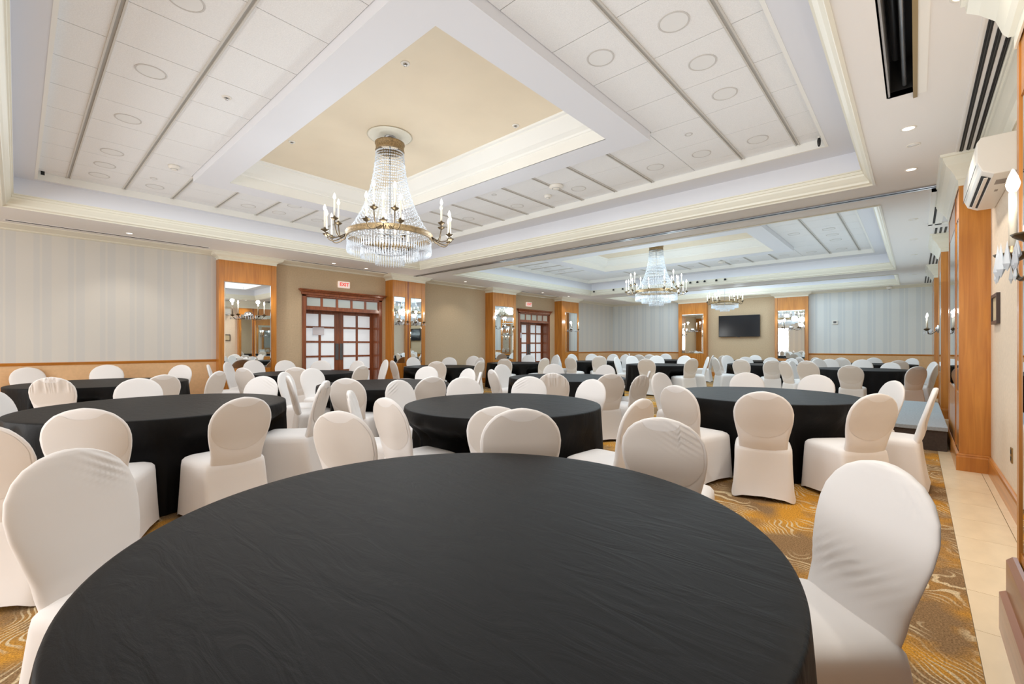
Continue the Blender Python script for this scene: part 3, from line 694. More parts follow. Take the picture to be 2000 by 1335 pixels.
# chairs: (top u, top v, table, depth or None, style, facing override in degrees to add)
CH = [
 (130, 878, 'T1', 1.66, 'rumpled_r', 4), (1727, 903, 'T1', 1.48, 'creased', 0),
 (163, 797, 'T2', 2.75, 's', 0), (-62, 826, 'T2', 2.12, 's', 0), (-22, 762, 'T2', 3.80, 's', 0), (478, 775, 'T2', 3.33, 's', 0),
 (637, 743, 'T2', 4.35, 'gathered', 0), (270, 738, 'T2', 5.2, 's', 0), (514, 734, 'T2', 5.55, 'rumpled_r', 0),
 (52, 716, 'T5', 7.7, 's', 0), (99, 736, 'T5', 5.4, 'gathered', 0), (209, 712, 'T5', 8.0, 's', 0), (355, 712, 'T5', 8.1, 's', 0), (320, 731, 'T5', 5.9, 's', 0), (428, 724, 'T5', 6.7, 's', 0),
 (416, 711, 'T6', 8.3, 's', 0), (441, 707, 'T6', 8.8, 's', 0), (474, 717.5, 'T6', 7.7, 's', 0), (514, 701.5, 'T6', 9.85, 's', 0), (541, 703.5, 'T6', 10.1, 's', 0),
 (578, 716.5, 'T6', 7.85, 's', 0), (617, 703.5, 'T6', 10.4, 's', 0), (708, 713.4, 'T6', 8.5, 's', 0), (700, 703.6, 'T6', 10.4, 's', 0), (754, 701, 'T6', 10.0, 's', 0),
 (554, 725.7, 'T7', 6.5, 's', 0), (569, 733, 'T7', 5.75, 's', 0), (608, 718.6, 'T7', 7.5, 's', 0), (676, 738, 'T7', 5.2, 's', 0), (835, 715, 'T7', 8.2, 's', 0),
 (844, 735, 'T7', 5.4, 's', 0), (916, 719, 'T7', 7.5, 's', 0), (939, 726, 'T7', 6.55, 's', 0),
 (662, 802, 'T3', 2.63, 's', 12), (683, 762, 'T3', 3.98, 'gathered', 0), (753, 776, 'T3', 3.3, 's', 0), (777, 741.4, 'T3', 5.0, 'rumpled', 0), (905, 735.7, 'T3', 5.45, 's', 0),
 (1032, 734.5, 'T3', 5.55, 'rumpled', 0), (1158, 740, 'T3', 5.1, 's', 0), (1255, 778, 'T3', 3.2, 's', 0), (970, 793, 'T3', 3.13, 's', 0), (1019, 797, 'T3', 2.50, 's', 0),
 (1291, 815, 'T4', 2.38, 'rumpled', 8), (1490, 764, 'T4', 3.73, 's', 0), (1714, 768, 'T4', 3.62, 's', 0), (1748, 743, 'T4', 4.8, 's', 0), (1828, 757, 'T4', 4.05, 's', 0),
 (1320, 752, 'T4', 4.3, 's', 0), (1458, 727, 'T4', 6.34, 's', 0), (1596, 731, 'T4', 5.9, 's', 0), (1288, 727, 'T4', 6.2, 's', 0),
 (766, 703.6, 'T8', 11.0, 's', 0), (807, 697, 'T8', 12.7, 's', 0), (853, 705, 'T8', 10.5, 's', 0), (876, 697.5, 'T8', 12.9, 's', 0), (935, 704, 'T8', 11.2, 's', 0), (939, 698, 'T8', 12.6, 's', 0), (925, 694.5, 'T8', 13.6, 's', 0),
 (960, 721, 'T9', 7.15, 's', 0), (979, 711, 'T9', 9.1, 's', 0), (1080, 728, 'T9', 6.2, 'gathered', 0), (1196, 729, 'T9', 6.05, 's', 0), (1081, 710, 'T9', 9.3, 's', 0), (1184, 712, 'T9', 8.9, 's', 0), (1269, 724, 'T9', 7.3, 's', 0), (1252, 735, 'T9', 6.5, 'gathered', 0),
 (985, 700, 'T10', 12.9, 's', 0), (1031, 692.5, 'T10', 15.3, 's', 0), (1060, 698.5, 'T10', 13.3, 's', 0), (1087, 692.6, 'T10', 14.9, 's', 0),
 (1097, 692, 'T12', 15.6, 's', 0), (1113, 697, 'T12', 14.3, 's', 0), (1119, 691, 'T12', 16.5, 's', 0), (1160, 688.5, 'T12', 16.9, 's', 0), (1171, 694.5, 'T12', 14.2, 's', 0), (1197, 688.5, 'T12', 16.5, 's', 0), (1209, 691, 'T12', 15.7, 's', 0),
 (1203.5, 696.7, 'T13', 13.7, 's', 0), (1234, 694.5, 'T13', 14.3, 's', 0), (1262, 700, 'T13', 11.6, 's', 0), (1282, 694, 'T13', 14.3, 's', 0), (1338, 691.8, 'T13', 14.0, 's', 0), (1346, 699, 'T13', 11.8, 's', 0), (1376, 693.5, 'T13', 12.6, 's', 0),
 (1233, 688.6, 'T18', 17.3, 's', 0), (1250, 691.3, 'T18', 15.6, 's', 0), (1266, 690, 'T18', 15.9, 's', 0), (1300, 690.4, 'T18', 18.2, 's', 0), (1393, 693.6, 'T18', 16.0, 's', 0),
 (1395, 697.6, 'T14', 13.0, 's', 0), (1432, 693.6, 'T14', 14.2, 's', 0), (1449, 700.8, 'T14', 11.9, 's', 0), (1460, 696.5, 'T14', 14.4, 's', 0), (1497, 697.6, 'T14', 14.3, 's', 0), (1507, 702.5, 'T14', 11.7, 's', 0), (1540, 699, 'T14', 13.4, 's', 0),
 (1412, 694, 'T17', 15.3, 's', 0), (1475, 693, 'T17', 17.3, 's', 0),
 (1531, 704.5, 'T15', 10.3, 's', 0), (1552, 704.5, 'T15', 11.6, 's', 0), (1576, 703.8, 'T15', 9.5, 's', 0), (1600, 700, 'T15', 11.3, 's', 0), (1627, 700.5, 'T15', 12.2, 's', 0), (1660, 712.5, 'T15', 9.1, 's', 0),
 (1683, 701.6, 'T15', 11.7, 's', 0), (1733, 707, 'T15', 11.1, 's', 0), (1793, 715, 'T15', 8.9, 's', 0), (1825, 706, 'T15', 9.9, 's', 0), (1831, 711, 'T15', 9.3, 's', 0),
 (1570, 696.7, 'T16', 13.2, 's', 0), (1586, 697.5, 'T16', 12.9, 's', 0), (1640, 698, 'T16', 12.6, 's', 0), (1707, 698, 'T16', 14.2, 's', 0), (1756, 703, 'T16', 11.6, 's', 0), (1778, 699, 'T16', 13.4, 's', 0),
]
TC = {k: rd(v[0], v[1]) for k, v in TABLES.items()}
placed = []
for (u, v, t, d, style, off) in CH:
    c_ = TC[t]; R_ = TABLES[t][2]
    for it in range(60):
        P = wpt(u, d)
        if (P - c_).length >= R_ + 0.22: break
        d += 0.03 if d > TABLES[t][1] else -0.03
    zt_ = CAMZ - (v - HZ) * d / F_PX
    s_ = min(1.07, max(0.95, zt_ / 0.925))
    fdir = (c_ - P).normalized(); ang = math.atan2(fdir.y, fdir.x) + math.radians(off)
    fv = Vector((math.cos(ang), math.sin(ang)))
    placed.append(dict(u=u, d=d, t=t, P=P, s=s_, ang=ang, style={'s': 'smooth'}.get(style, style), o=P + fv * 0.335 * s_))
# keep chairs off one another and inside the walls
for it in range(90):
    for i in range(len(placed)):
        for j in range(i):
            a, b = placed[i], placed[j]
            A = a['o'] + Vector((math.cos(a['ang']), math.sin(a['ang']))) * -0.03; B = b['o'] + Vector((math.cos(b['ang']), math.sin(b['ang']))) * -0.03
            dv = A - B; L = dv.length
            if L < 0.63 and (a['d'] > 5.5 or b['d'] > 5.5):
                p_ = dv.normalized() * (0.63 - L) * 0.5
                wa = 1.0 if a['d'] > 5.5 else 0.0; wb = 1.0 if b['d'] > 5.5 else 0.0
                a['o'] = a['o'] + p_ * wa; b['o'] = b['o'] - p_ * wb
    for a in placed:
        if a['d'] > 5.5:
            for k, c2 in TC.items():
                q = a['o'] - c2; need = TABLES[k][2] + (0.02 if k == a['t'] else 0.30)
                if q.length < need: a['o'] = c2 + q.normalized() * need
        a['o'].y = min(a['o'].y, YL - 0.42 if not any(q0 - 0.3 < a['o'].x < q1 + 0.3 for q0, q1 in ((2.9, 4.0), (7.0, 8.2), (11.0, 12.3), (15.0, 16.4))) else 10.42)
        a['o'].y = max(a['o'].y, -0.10 if 10.9 < a['o'].x < 12.6 else -0.28)
        a['o'].x = min(a['o'].x, 19.45)

# labels: side of the table it stands on, then its order along that side
def side_of(a):
    c_ = TC[a['t']]; view = c_.normalized(); q = a['o'] - c_; q.normalize()
    along = q.dot(view); right = q.dot(Vector((view.y, -view.x)))
    if along < -0.5: return 'near'
    if along > 0.5: return 'far'
    return 'right' if right > 0 else 'left'
groups = {}
for a in placed:
    a['side'] = side_of(a); p2 = a['o']
    a['az'] = math.atan2(p2.x * sth - p2.y * cth, p2.x * cth + p2.y * sth)
    groups.setdefault((a['t'], a['side']), []).append(a)
ORD = ['first', 'second', 'third', 'fourth', 'fifth', 'sixth', 'seventh']
look = {'smooth': 'white covered chair', 'gathered': 'gathered-top white chair', 'creased': 'creased white chair', 'rumpled': 'rumpled white chair', 'rumpled_r': 'rumpled white chair'}
for (t, sd), lst in groups.items():
    lst.sort(key=lambda a: a['az'])
    for i, a in enumerate(lst):
        nm = TABLES[t][3]
        pos = '%s side of %s' % (sd, nm)
        a['label'] = '%s, %s%s' % (look[a['style']], (ORD[i] + ' from left, ' if len(lst) > 1 else 'alone on '), pos)
for a in placed:
    r = empty('banquet_chair', (a['o'].x, a['o'].y, 0), a['ang'] - PI / 2, label=a['label'], category='chair', group='white covered banquet chairs')
    r.scale = (a['s'],) * 3
    put('seat_cover', SEAT, r); put('backrest', BACKS[a['style']], r); put('back_board', PANELS[a['style']], r)

# ------------------------------------------------------------------ draped tables
def drape(R, chairs, c_, seed):
    rnd = random.Random(seed); n = 160; vs = []; fs = []; zt_ = 0.7575
    ph = [(rnd.randint(9, 34), rnd.random() * 6.28, rnd.uniform(0.4, 1)) for _ in range(5)]
    rings = [(r_, None) for r_ in (0.15, 0.35, 0.55, 0.72, 0.85, 0.94)]
    vs.append((0, 0, zt_))
    for f_, _ in rings:
        for k in range(n): a = 2 * PI * k / n; vs.append((R * f_ * math.cos(a), R * f_ * math.sin(a), zt_))
    prof = [(0.0 - 0.012, 0.0), (-0.003, -0.003), (0.0, -0.012)] + [(0.0, -dz) for dz in (0.05, 0.10, 0.16, 0.22, 0.28, 0.34, 0.40, 0.46, 0.52, 0.58, 0.64, 0.70, 0.75)]
    for dr, dz in prof:
        t = min(1, max(0, (-dz - 0.012) / 0.74))
        for k in range(n):
            a = 2 * PI * k / n
            fold = sum(w_ * math.sin(q * a + p_) for q, p_, w_ in ph) / 3.0
            rr = R + dr + t * 0.035 + fold * 0.055 * t ** 0.7
            p = Vector((rr * math.cos(a), rr * math.sin(a))); z = zt_ + dz
            wz = min(1, max(0, (0.66 - z) / 0.16))
            if wz > 0:
                for ch in chairs:
                    lo = p - (ch['o'] - c_); f_ = Vector((math.cos(ch['ang']), math.sin(ch['ang'])))
                    ly = lo.dot(f_) / ch['s']; lx = (lo.x * f_.y - lo.y * f_.x) / ch['s']
                    wx = 1 - min(1, max(0, (abs(lx) - 0.26) / 0.10))
                    if wx > 0 and -0.5 < ly < 0.29: p = p + f_ * (0.29 - ly) * ch['s'] * wz * wx
            vs.append((p.x, p.y, z))
    m = len(rings) + len(prof)
    for k in range(n): fs.append((0, 1 + k, 1 + (k + 1) % n))
    for i in range(m - 1):
        for k in range(n):
            k2 = (k + 1) % n; fs.append((1 + i * n + k, 1 + (i + 1) * n + k, 1 + (i + 1) * n + k2, 1 + i * n + k2))
    return MB().add(vs, fs, True)
for i, (k, (r_, d_, R_, nm)) in enumerate(TABLES.items()):
    c_ = TC[k]
    near = [a for a in placed if a['t'] == k and (a['o'] - c_).length < R_ + 0.6]
    root = empty('round_table', (c_.x, c_.y, 0), label='round banquet table draped to the floor in black cloth, the ' + nm, category='table', group='black draped banquet tables')
    drape(R_, near, c_, 11 + i).build('tablecloth', M['cloth'], root)

# ------------------------------------------------------------------ stage
st = empty('stage', (9.27, 0.1, 0), label='low grey carpeted stage platform against the right wall beyond the partition', category='stage')
for xa, xb in ((-1.64, 0.0), (0.006, 1.64)):
    bevel(MB().box(xa, xb, -0.395, 0.42, 0.25, 0.30).build('stage_deck', M['stage_top'], st), 0.006)
sk = MB(); n = 60
for k in range(n):
    pass
MB().box(-1.625, 1.63, -0.385, 0.41, 0.0, 0.25).build('stage_skirt', M['stage_side'], st)

# ------------------------------------------------------------------ chandeliers
def prism(mb, x, y, z0, z1, r):
    zm = z0 + (z1 - z0) * 0.25
    vs = [(x, y, z0)]
    for k in range(4): a = PI / 2 * k + 0.4; vs.append((x + r * math.cos(a), y + r * math.sin(a), zm))
    vs.append((x, y, z1))
    mb.add(vs, [(0, 2, 1), (0, 3, 2), (0, 4, 3), (0, 1, 4), (5, 1, 2), (5, 2, 3), (5, 3, 4), (5, 4, 1)])
def candle_parts(root, ax, ay, cup, start, h=0.24, scale=1.0):
    """curved arm from start to the cup, then candle and bulb as its sub-parts"""
    s0 = Vector(start); e0 = Vector((ax, ay, cup)); mid = (s0 + e0) / 2
    low = min(s0.z, e0.z) - 0.10 * scale
    pts = []
    for i in range(9):
        t = i / 8; b = (1 - t) ** 2; c2 = 2 * t * (1 - t); e2 = t * t
        ctrl = Vector((s0.x + (e0.x - s0.x) * 0.9, s0.y + (e0.y - s0.y) * 0.9, low - 0.06))
        pts.append(s0 * b + ctrl * c2 + e0 * e2)
    arm = MB().tube(pts, 0.007 * scale, 6)
    arm.lathe([(0.006, -0.03), (0.022, -0.02), (0.045, -0.004), (0.050, 0.004), (0.020, 0.006), (0.014, 0.03), (0.0, 0.031)], 12, (ax, ay, cup))
    A = arm.build('candle_arm', M['brass'], root)
    MB().lathe([(0.011 * scale, 0.02), (0.011 * scale, h), (0.0, h + 0.001)], 10, (ax, ay, cup)).build('candle', M['candle'], A)
    MB().lathe([(0.008, h), (0.016 * scale, h + 0.015), (0.019 * scale, h + 0.03), (0.013 * scale, h + 0.055), (0.003, h + 0.08), (0, h + 0.083)], 10, (ax, ay, cup)).build('bulb', M['bulb'], A)
def chandelier(x, y, label, full=True, ztop=ZY, scale=1.0):
    r = empty('chandelier', (x, y, 0), 0, label=label, category='chandelier')
    zr = 2.745; R = 0.55
    if full:
        MB().lathe([(0.0, ztop), (0.075, ztop), (0.07, ztop - 0.03), (0.035, ztop - 0.06), (0.02, ztop - 0.075), (0, ztop - 0.078)], 20).build('ceiling_canopy', M['pewter'], r)
        MB().tube([(0, 0, ztop - 0.07), (0, 0, 3.90)], 0.009).build('stem', M['pewter'], r)
        MB().lathe([(0.172, 3.86), (0.188, 3.865), (0.180, 3.885), (0.182, 3.94), (0.192, 3.955), (0.19, 3.97), (0.17, 3.97)], 40, close=True).build('crown_band', M['gilt'], r)
    MB().lathe([(0.525, zr - 0.036), (0.555, zr - 0.035), (0.546, zr - 0.02), (0.548, zr + 0.016), (0.558, zr + 0.024), (0.55, zr + 0.036), (0.525, zr + 0.036)], 64, close=True).build('main_band', M['gilt'], r)
    if full:
        bd = MB(); ns = 52
        for k in range(ns):
            a = 2 * PI * k / ns
            nb = 30
            for i in range(nb):
                t = i / (nb - 1); z = 3.87 - t * (3.87 - zr - 0.03)
                rr = 0.175 + 0.345 * (0.22 * t + 0.78 * t ** 2.6)
                s_ = 0.0125 if i % 2 else 0.009
                cx2, cy2 = rr * math.cos(a), rr * math.sin(a)
                bd.add([(cx2, cy2, z + s_ * 1.3), (cx2 + s_, cy2, z), (cx2, cy2 + s_, z), (cx2 - s_, cy2, z), (cx2, cy2 - s_, z), (cx2, cy2, z - s_ * 1.3)],
                       [(0, 1, 2), (0, 2, 3), (0, 3, 4), (0, 4, 1), (5, 2, 1), (5, 3, 2), (5, 4, 3), (5, 1, 4)])
        bd.build('bead_strands', M['crystal'], r, fix=False, kind='stuff')
    # three tiers of hanging prisms
    for Rt, zt_, ln, n, br in ((0.535, zr - 0.05, 0.19, 96, 0.011), (0.37, zr - 0.13, 0.18, 66, 0.010), (0.185, zr - 0.22, 0.165, 34, 0.010)):
        tb = MB()
        for k in range(n):
            a = 2 * PI * k / n
            px_, py_ = Rt * math.cos(a), Rt * math.sin(a)
            for q in (0.012, 0.036): tb.add([(px_, py_, zt_ - q + 0.01), (px_ + 0.008, py_, zt_ - q), (px_, py_ + 0.008, zt_ - q), (px_ - 0.008, py_, zt_ - q), (px_, py_ - 0.008, zt_ - q), (px_, py_, zt_ - q - 0.01)],
                       [(0, 1, 2), (0, 2, 3), (0, 3, 4), (0, 4, 1), (5, 2, 1), (5, 3, 2), (5, 4, 3), (5, 1, 4)])
            prism(tb, px_, py_, zt_ - ln, zt_ - 0.05, br)
        tb.build('crystal_drops', M['crystal'], r, fix=False, kind='stuff')
        if Rt < 0.5: MB().lathe([(Rt - 0.006, zt_ - 0.004), (Rt + 0.006, zt_ - 0.004), (Rt + 0.006, zt_ + 0.006), (Rt - 0.006, zt_ + 0.006)], 40, close=True).build('tier_ring', M['pewter'], r)
    sp = MB()
    for k in range(4):
        a = PI / 2 * k + 0.3; sp.tube([(0, 0, zr), (0.53 * math.cos(a), 0.53 * math.sin(a), zr)], 0.006, 6)
        sp.tube([(0.18 * math.cos(a), 0.18 * math.sin(a), zr - 0.22), (0.37 * math.cos(a), 0.37 * math.sin(a), zr - 0.13), (0.53 * math.cos(a), 0.53 * math.sin(a), zr - 0.04)], 0.004, 6)
    sp.tube([(0, 0, 3.90 if full else 3.8), (0, 0, zr - 0.2)], 0.008, 8)
    sp.build('inner_frame', M['pewter'], r)
    if not full:
        MB().lathe([(0.0, 3.81), (0.075, 3.81), (0.07, 3.78), (0.02, 3.74), (0, 3.735)], 20).build('ceiling_canopy', M['pewter'], r)
    for k in range(4 if full else 6):
        a = math.radians(232 + (90 if full else 60) * k); er = Vector((math.cos(a), math.sin(a))); et = Vector((-er.y, er.x))
        spec = ((0.77, -0.19, 2.75), (0.79, 0.0, 2.74), (0.77, 0.19, 2.75), (0.67, -0.12, 2.92), (0.67, 0.12, 2.92)) if full else ((0.70, -0.11, 2.80), (0.70, 0.11, 2.80), (0.62, 0.0, 2.92))
        for ro, to, cz in spec:
            p = er * ro + et * to; q = er * 0.545 + et * to * 0.3
            candle_parts(r, p.x, p.y, cz, (q.x, q.y, zr))
    return r
chandelier(*CH1, 'large crystal chandelier with gilt bands hanging from the yellow ceiling recess nearest the camera')
chandelier(*CH2, 'crystal chandelier in the second bay, tall beaded cone, beyond the partition track')
c3 = chandelier(*CH3, 'smaller crystal chandelier without a tall cone, farthest away, above the television', full=False)
c3.scale = (0.86, 0.86, 0.86); c3.location.z = 0.55
MB().lathe([(0.0, ZY - 0.002), (0.27, ZY - 0.002), (0.29, ZY - 0.008), (0.26, ZY - 0.014), (0.12, ZY - 0.016), (0, ZY - 0.016)], 40, (CH1[0], CH1[1], 0)).build('ceiling_medallion', M['crown'], ceiling)
MB().lathe([(0.0, ZY - 0.002), (0.27, ZY - 0.002), (0.29, ZY - 0.008), (0.26, ZY - 0.014), (0.12, ZY - 0.016), (0, ZY - 0.016)], 40, (CH2[0], CH2[1], 0)).build('ceiling_medallion', M['crown'], ceiling)

# ------------------------------------------------------------------ wall sconces (two candles, crystal drops), mounted on the column mirrors
def sconce(x, y, rz, label, z=1.98, glow=6, col=WARM, spread=0.26, out=0.17):
    r = empty('wall_sconce', (x, y, 0), rz, label=label, category='wall light', group='two-candle wall sconces')
    o = MB().lathe([(0.0, -0.02), (0.05, -0.02), (0.075, -0.012), (0.08, 0.0), (0.05, 0.012), (0.03, 0.03), (0.0, 0.034)], 20)
    o.v = [(vx, vz + 0.02, vy + z) for vx, vy, vz in o.v]
    o.build('back_plate', M['chrome'], r)
    for sx in (-1, 1):
        candle_parts(r, sx * spread, out, z, (0, 0.03, z - 0.02), h=0.22)
        dr = MB()
        for k in range(6):
            a = 2 * PI * k / 6; prism(dr, sx * spread + 0.045 * math.cos(a), out + 0.045 * math.sin(a), z - 0.10, z - 0.025, 0.0065)
        dr.build('crystal_drops', M['crystal'], r, fix=False, kind='stuff')
        if glow: lamp('sconce_glow', 'POINT', (sx * spread, out + 0.02, z + 0.32), glow, col, size=0.04, parent=r)
    sw = MB()
    for k in range(7):
        t = -1 + k / 3; sw.add([], [])
        prism(sw, t * spread * 0.55, 0.10 + 0.03 * (1 - t * t), z - 0.06 - 0.05 * (1 - t * t), z + 0.01, 0.012)
    sw.build('crystal_swag', M['crystal'], r, fix=False, kind='stuff')
L_, R_, B_ = PI, 0.0, PI / 2
sconce(3.45, 10.99, L_, 'two-candle crystal sconce on the mirror of the first left-wall column')
sconce(7.255, 10.82, L_, 'sconce on the nearer mirror of the split left-wall column', glow=3, spread=0.14)
sconce(7.82, 10.82, L_, 'sconce on the farther mirror of the split left-wall column', glow=3, col=COOL, spread=0.14)
sconce(11.6, 10.82, L_, 'sconce on the mirrored column left of the farther double doors', col=COOL)
sconce(15.75, 10.82, L_, 'sconce on the mirrored column right of the farther double doors', col=COOL)
sconce(19.69, 7.22, B_, 'sconce on the mirror column left of the television')
sconce(19.69, 3.51, B_, 'sconce on the mirror column right of the television', col=COOL)
sconce(2.16, -0.33, R_, 'sconce at the right edge, brass cup and ivory candles, nearest the camera', z=1.63, glow=7, spread=0.2, out=0.075)
sconce(11.75, -0.33, R_, 'brightly shining sconce on the far right-wall column beyond the stage', z=1.62, glow=5, col=COOL)

# ------------------------------------------------------------------ right wall fittings
ac = empty('air_conditioner', (5.66, YR, 2.63), label='cream split air conditioner high on the right wall', category='air conditioner')
def acprof(x0, x1):
    p = [(0, 0.0), (0.12, 0.0), (0.185, 0.035), (0.215, 0.11), (0.215, 0.26), (0.19, 0.30), (0, 0.30)]
    m = len(p); vs = [(x0, y, z) for y, z in p] + [(x1, y, z) for y, z in p]
    return MB().add(vs, [tuple(range(m)), tuple(range(2 * m - 1, m - 1, -1))] + [(i, (i + 1) % m, m + (i + 1) % m, m + i) for i in range(m)])
bevel(acprof(-0.62, 0.66).build('housing', M['white_p'], ac), 0.008)
MB().add([(-0.5, 0.126, 0.0015), (0.56, 0.126, 0.0015), (0.56, 0.180, 0.030), (-0.5, 0.180, 0.030)], [(0, 1, 2, 3)]).build('air_outlet', M['dark'], ac)
o = MB().box(-0.5, 0.56, 0.142, 0.165, 0.004, 0.010).build('vane', M['white_p'], ac); 
MB().box(-0.42, -0.28, 0.03, 0.09, -0.002, 0.0).build('rating_label', M['label'], ac)
MB().box(-0.10, -0.04, 0.05, 0.07, -0.002, 0.0).build('rating_label', M['label'], ac)
MB().box(-0.62, 0.66, 0.2155, 0.2185, 0.085, 0.09).build('panel_seam', M['grey_m'], ac)
pf = empty('picture_frame', (6.15, YR, 1.65), label='small dark framed picture hanging on the beige right wall', category='picture')
fr = MB().box(-0.20, -0.17, 0, 0.025, -0.14, 0.14).box(0.17, 0.20, 0, 0.025, -0.14, 0.14).box(-0.17, 0.17, 0, 0.025, 0.11, 0.14).box(-0.17, 0.17, 0, 0.025, -0.14, -0.11)
fr.build('frame', M['frame_d'], pf); MB().box(-0.17, 0.17, 0, 0.012, -0.11, 0.11).build('print', M['print'], pf)
ou = empty('wall_outlet', (5.28, YR, 0.44), label='brass outlet plate low on the beige right wall', category='outlet')
bevel(MB().box(-0.035, 0.035, 0, 0.008, -0.06, 0.06).build('plate', M['outlet'], ou), 0.002)
MB().box(-0.015, 0.015, 0.008, 0.010, 0.012, 0.042).box(-0.015, 0.015, 0.008, 0.010, -0.042, -0.012).build('socket', M['dark'], ou)

# slot diffusers in the soffit
def slots(x0, x1, ys, label, wd=0.028):
    r = empty('slot_diffuser', ((x0 + x1) / 2, ys[0], ZS), label=label, category='air vent', group='black slot diffusers in the soffit')
    h = (x1 - x0) / 2
    for y in ys:
        MB().box(-h, h, y - ys[0] - wd / 2, y - ys[0] + wd / 2, -0.004, 0.0).build('slot', M['dark'], r)
        MB().box(-h, h, y - ys[0] - 0.003, y - ys[0] + 0.003, -0.010, 0.0).build('blade', M['black'], r)
    a, b = min(ys) - ys[0] - wd, max(ys) - ys[0] + wd
    MB().box(-h - 0.02, h + 0.02, a - 0.015, a, -0.006, 0).box(-h - 0.02, h + 0.02, b, b + 0.015, -0.006, 0).build('frame', M['soffit'], r)
slots(3.30, 6.80, (-0.345, -0.395, -0.445), 'long black three-slot vent in the soffit, nearest, above the air conditioner')
slots(10.45, 11.05, (-0.26, -0.32, -0.38), 'black three-slot vent in the soffit just beyond the white-framed panel')
slots(13.2, 15.0, (-0.25, -0.31, -0.37), 'black three-slot vent over the gap between far right columns')
slots(17.6, 19.4, (-0.22, -0.28, -0.34), 'black three-slot vent in the farthest right soffit corner')
slots(-0.12, 2.62, (10.70,), 'single dark slot vent above the striped left wall', wd=0.03)
slots(4.3, 6.85, (10.80,), 'single dark slot vent above the nearer double doors', wd=0.02)
slots(12.5, 14.8, (10.80,), 'single dark slot vent above the farther double doors', wd=0.02)

# open service trough
tr = empty('service_trough', (0, 0, 0)); tr.parent = ceiling
m = MB().box(TR[0], TR[1], TR[2] - 0.01, TR[2], ZS, ZS + 0.3).box(TR[0], TR[1], TR[3], TR[3] + 0.01, ZS, ZS + 0.3).box(TR[1], TR[1] + 0.01, TR[2], TR[3], ZS, ZS + 0.3).box(TR[0] - 0.01, TR[0], TR[2], TR[3], ZS, ZS + 0.3).box(TR[0], TR[1], TR[2], TR[3], ZS + 0.29, ZS + 0.3)
m.build('trough_lining', M['dark'], tr)
MB().box(TR[0], TR[1] - 0.01, TR[3] - 0.012, TR[3], ZS + 0.002, ZS + 0.27).build('metal_baffle', M['baffle'], tr)
MB().tube([(TR[0] + 0.02, 0.065, ZS + 0.05), (TR[1] - 0.06, 0.065, ZS + 0.05)], 0.014, 12).build('pipe', M['pipe'], tr)
MB().tube([(TR[0] + 0.02, 0.11, ZS + 0.16), (TR[1] - 0.3, 0.11, ZS + 0.16)], 0.022, 12).build('pipe', M['black'], tr)
MB().box(TR[0], TR[1] + 0.1, TR[2] - 0.022, TR[2] + 0.004, ZS - 0.012, ZS + 0.02).build('wooden_lip', M['outlet'], tr)
MB().box(TR[0], TR[1] + 0.05, TR[2] - 0.075, TR[2] - 0.022, ZS - 0.006, ZS).build('cover_strip', M['white'], tr)
# white framed access panel in the second bay soffit
ap = empty('access_panel', (8.9, -0.25, ZS), label='white-framed grey access panel in the soffit beyond the partition, by the right wall', category='ceiling panel')
fr = MB().box(-1.12, 1.12, 0.05, 0.10, -0.035, 0).box(-1.12, 1.12, -0.06, 0.02, -0.035, 0).box(1.04, 1.12, -0.20, 0.10, -0.035, 0).box(-1.12, -1.06, -0.20, 0.1, -0.035, 0)
fr.build('frame', M['white'], ap); MB().box(-1.06, 1.04, 0.02, 0.05, -0.012, 0).build('slot', M['dark'], ap); MB().box(-1.06, 1.04, -0.20, -0.06, -0.014, 0).build('panel', M['fascia'], ap)

# ------------------------------------------------------------------ ceiling fittings
ring_me = {}
def disc(x, y, z, label, rad=0.118, group=None):
    r = empty('flush_light', (x, y, z), label=label, category='ceiling light', group=group)
    key = rad
    if key not in ring_me:
        ring_me[key] = (MB().lathe([(rad, 0), (rad, -0.004), (rad - 0.012, -0.005), (rad - 0.014, 0)], 32, close=True, smooth=False).mesh('rim', M['disc_ring']),
                        MB().lathe([(0, -0.003), (rad - 0.014, -0.003), (rad - 0.014, 0)], 32, smooth=False).mesh('cover', M['disc']))
    put('rim', ring_me[key][0], r); put('cover', ring_me[key][1], r)
xl, yl = [0.83, 1.46], []
D = [(0.823, 3.30), (0.823, 3.93), (0.823, 5.19), (0.824, 6.459), (0.828, 7.725), (0.82, 8.348), (0.814, 8.912), (1.46, 8.90), (3.405, 2.036), (3.407, 1.39), (4.065, 1.40), (4.717, 1.41),
     (6.03, 1.425), (5.99, 2.077), (6.005, 2.712), (6.008, 3.994), (6.02, 5.312), (5.985, 6.563), (2.786, 8.89), (3.314, 8.91), (3.34, 8.279), (4.033, 8.887)]
def strip_of(x_, y_): return 'left' if x_ < 1.7 else 'right' if y_ < 2.3 and x_ < 5.5 else 'far' if x_ > 5 else 'back'
for dx_, nm in ((0, 'near'), (8.3, 'second')):
    cnt = {}
    for x_, y_ in D:
        sn = strip_of(x_, y_); cnt[sn] = cnt.get(sn, 0) + 1
        disc(x_ + dx_, y_, ZT, 'flush disc light, %s along the %s tile strip of the %s coffer' % ((ORD + ['eighth', 'ninth'])[cnt[sn] - 1], sn, nm), group='disc lights in the %s coffer' % nm)
for x_, y_, wh in ((5.336, 1.998, 'right of the beam corner'), (5.313, 5.198, 'beyond the chandelier'), (1.374, 8.473, 'near the left smoke detector')):
    disc(x_, y_, ZT, 'small flush round cap in the near coffer tiles, ' + wh, 0.045, 'small round caps in the near coffer')
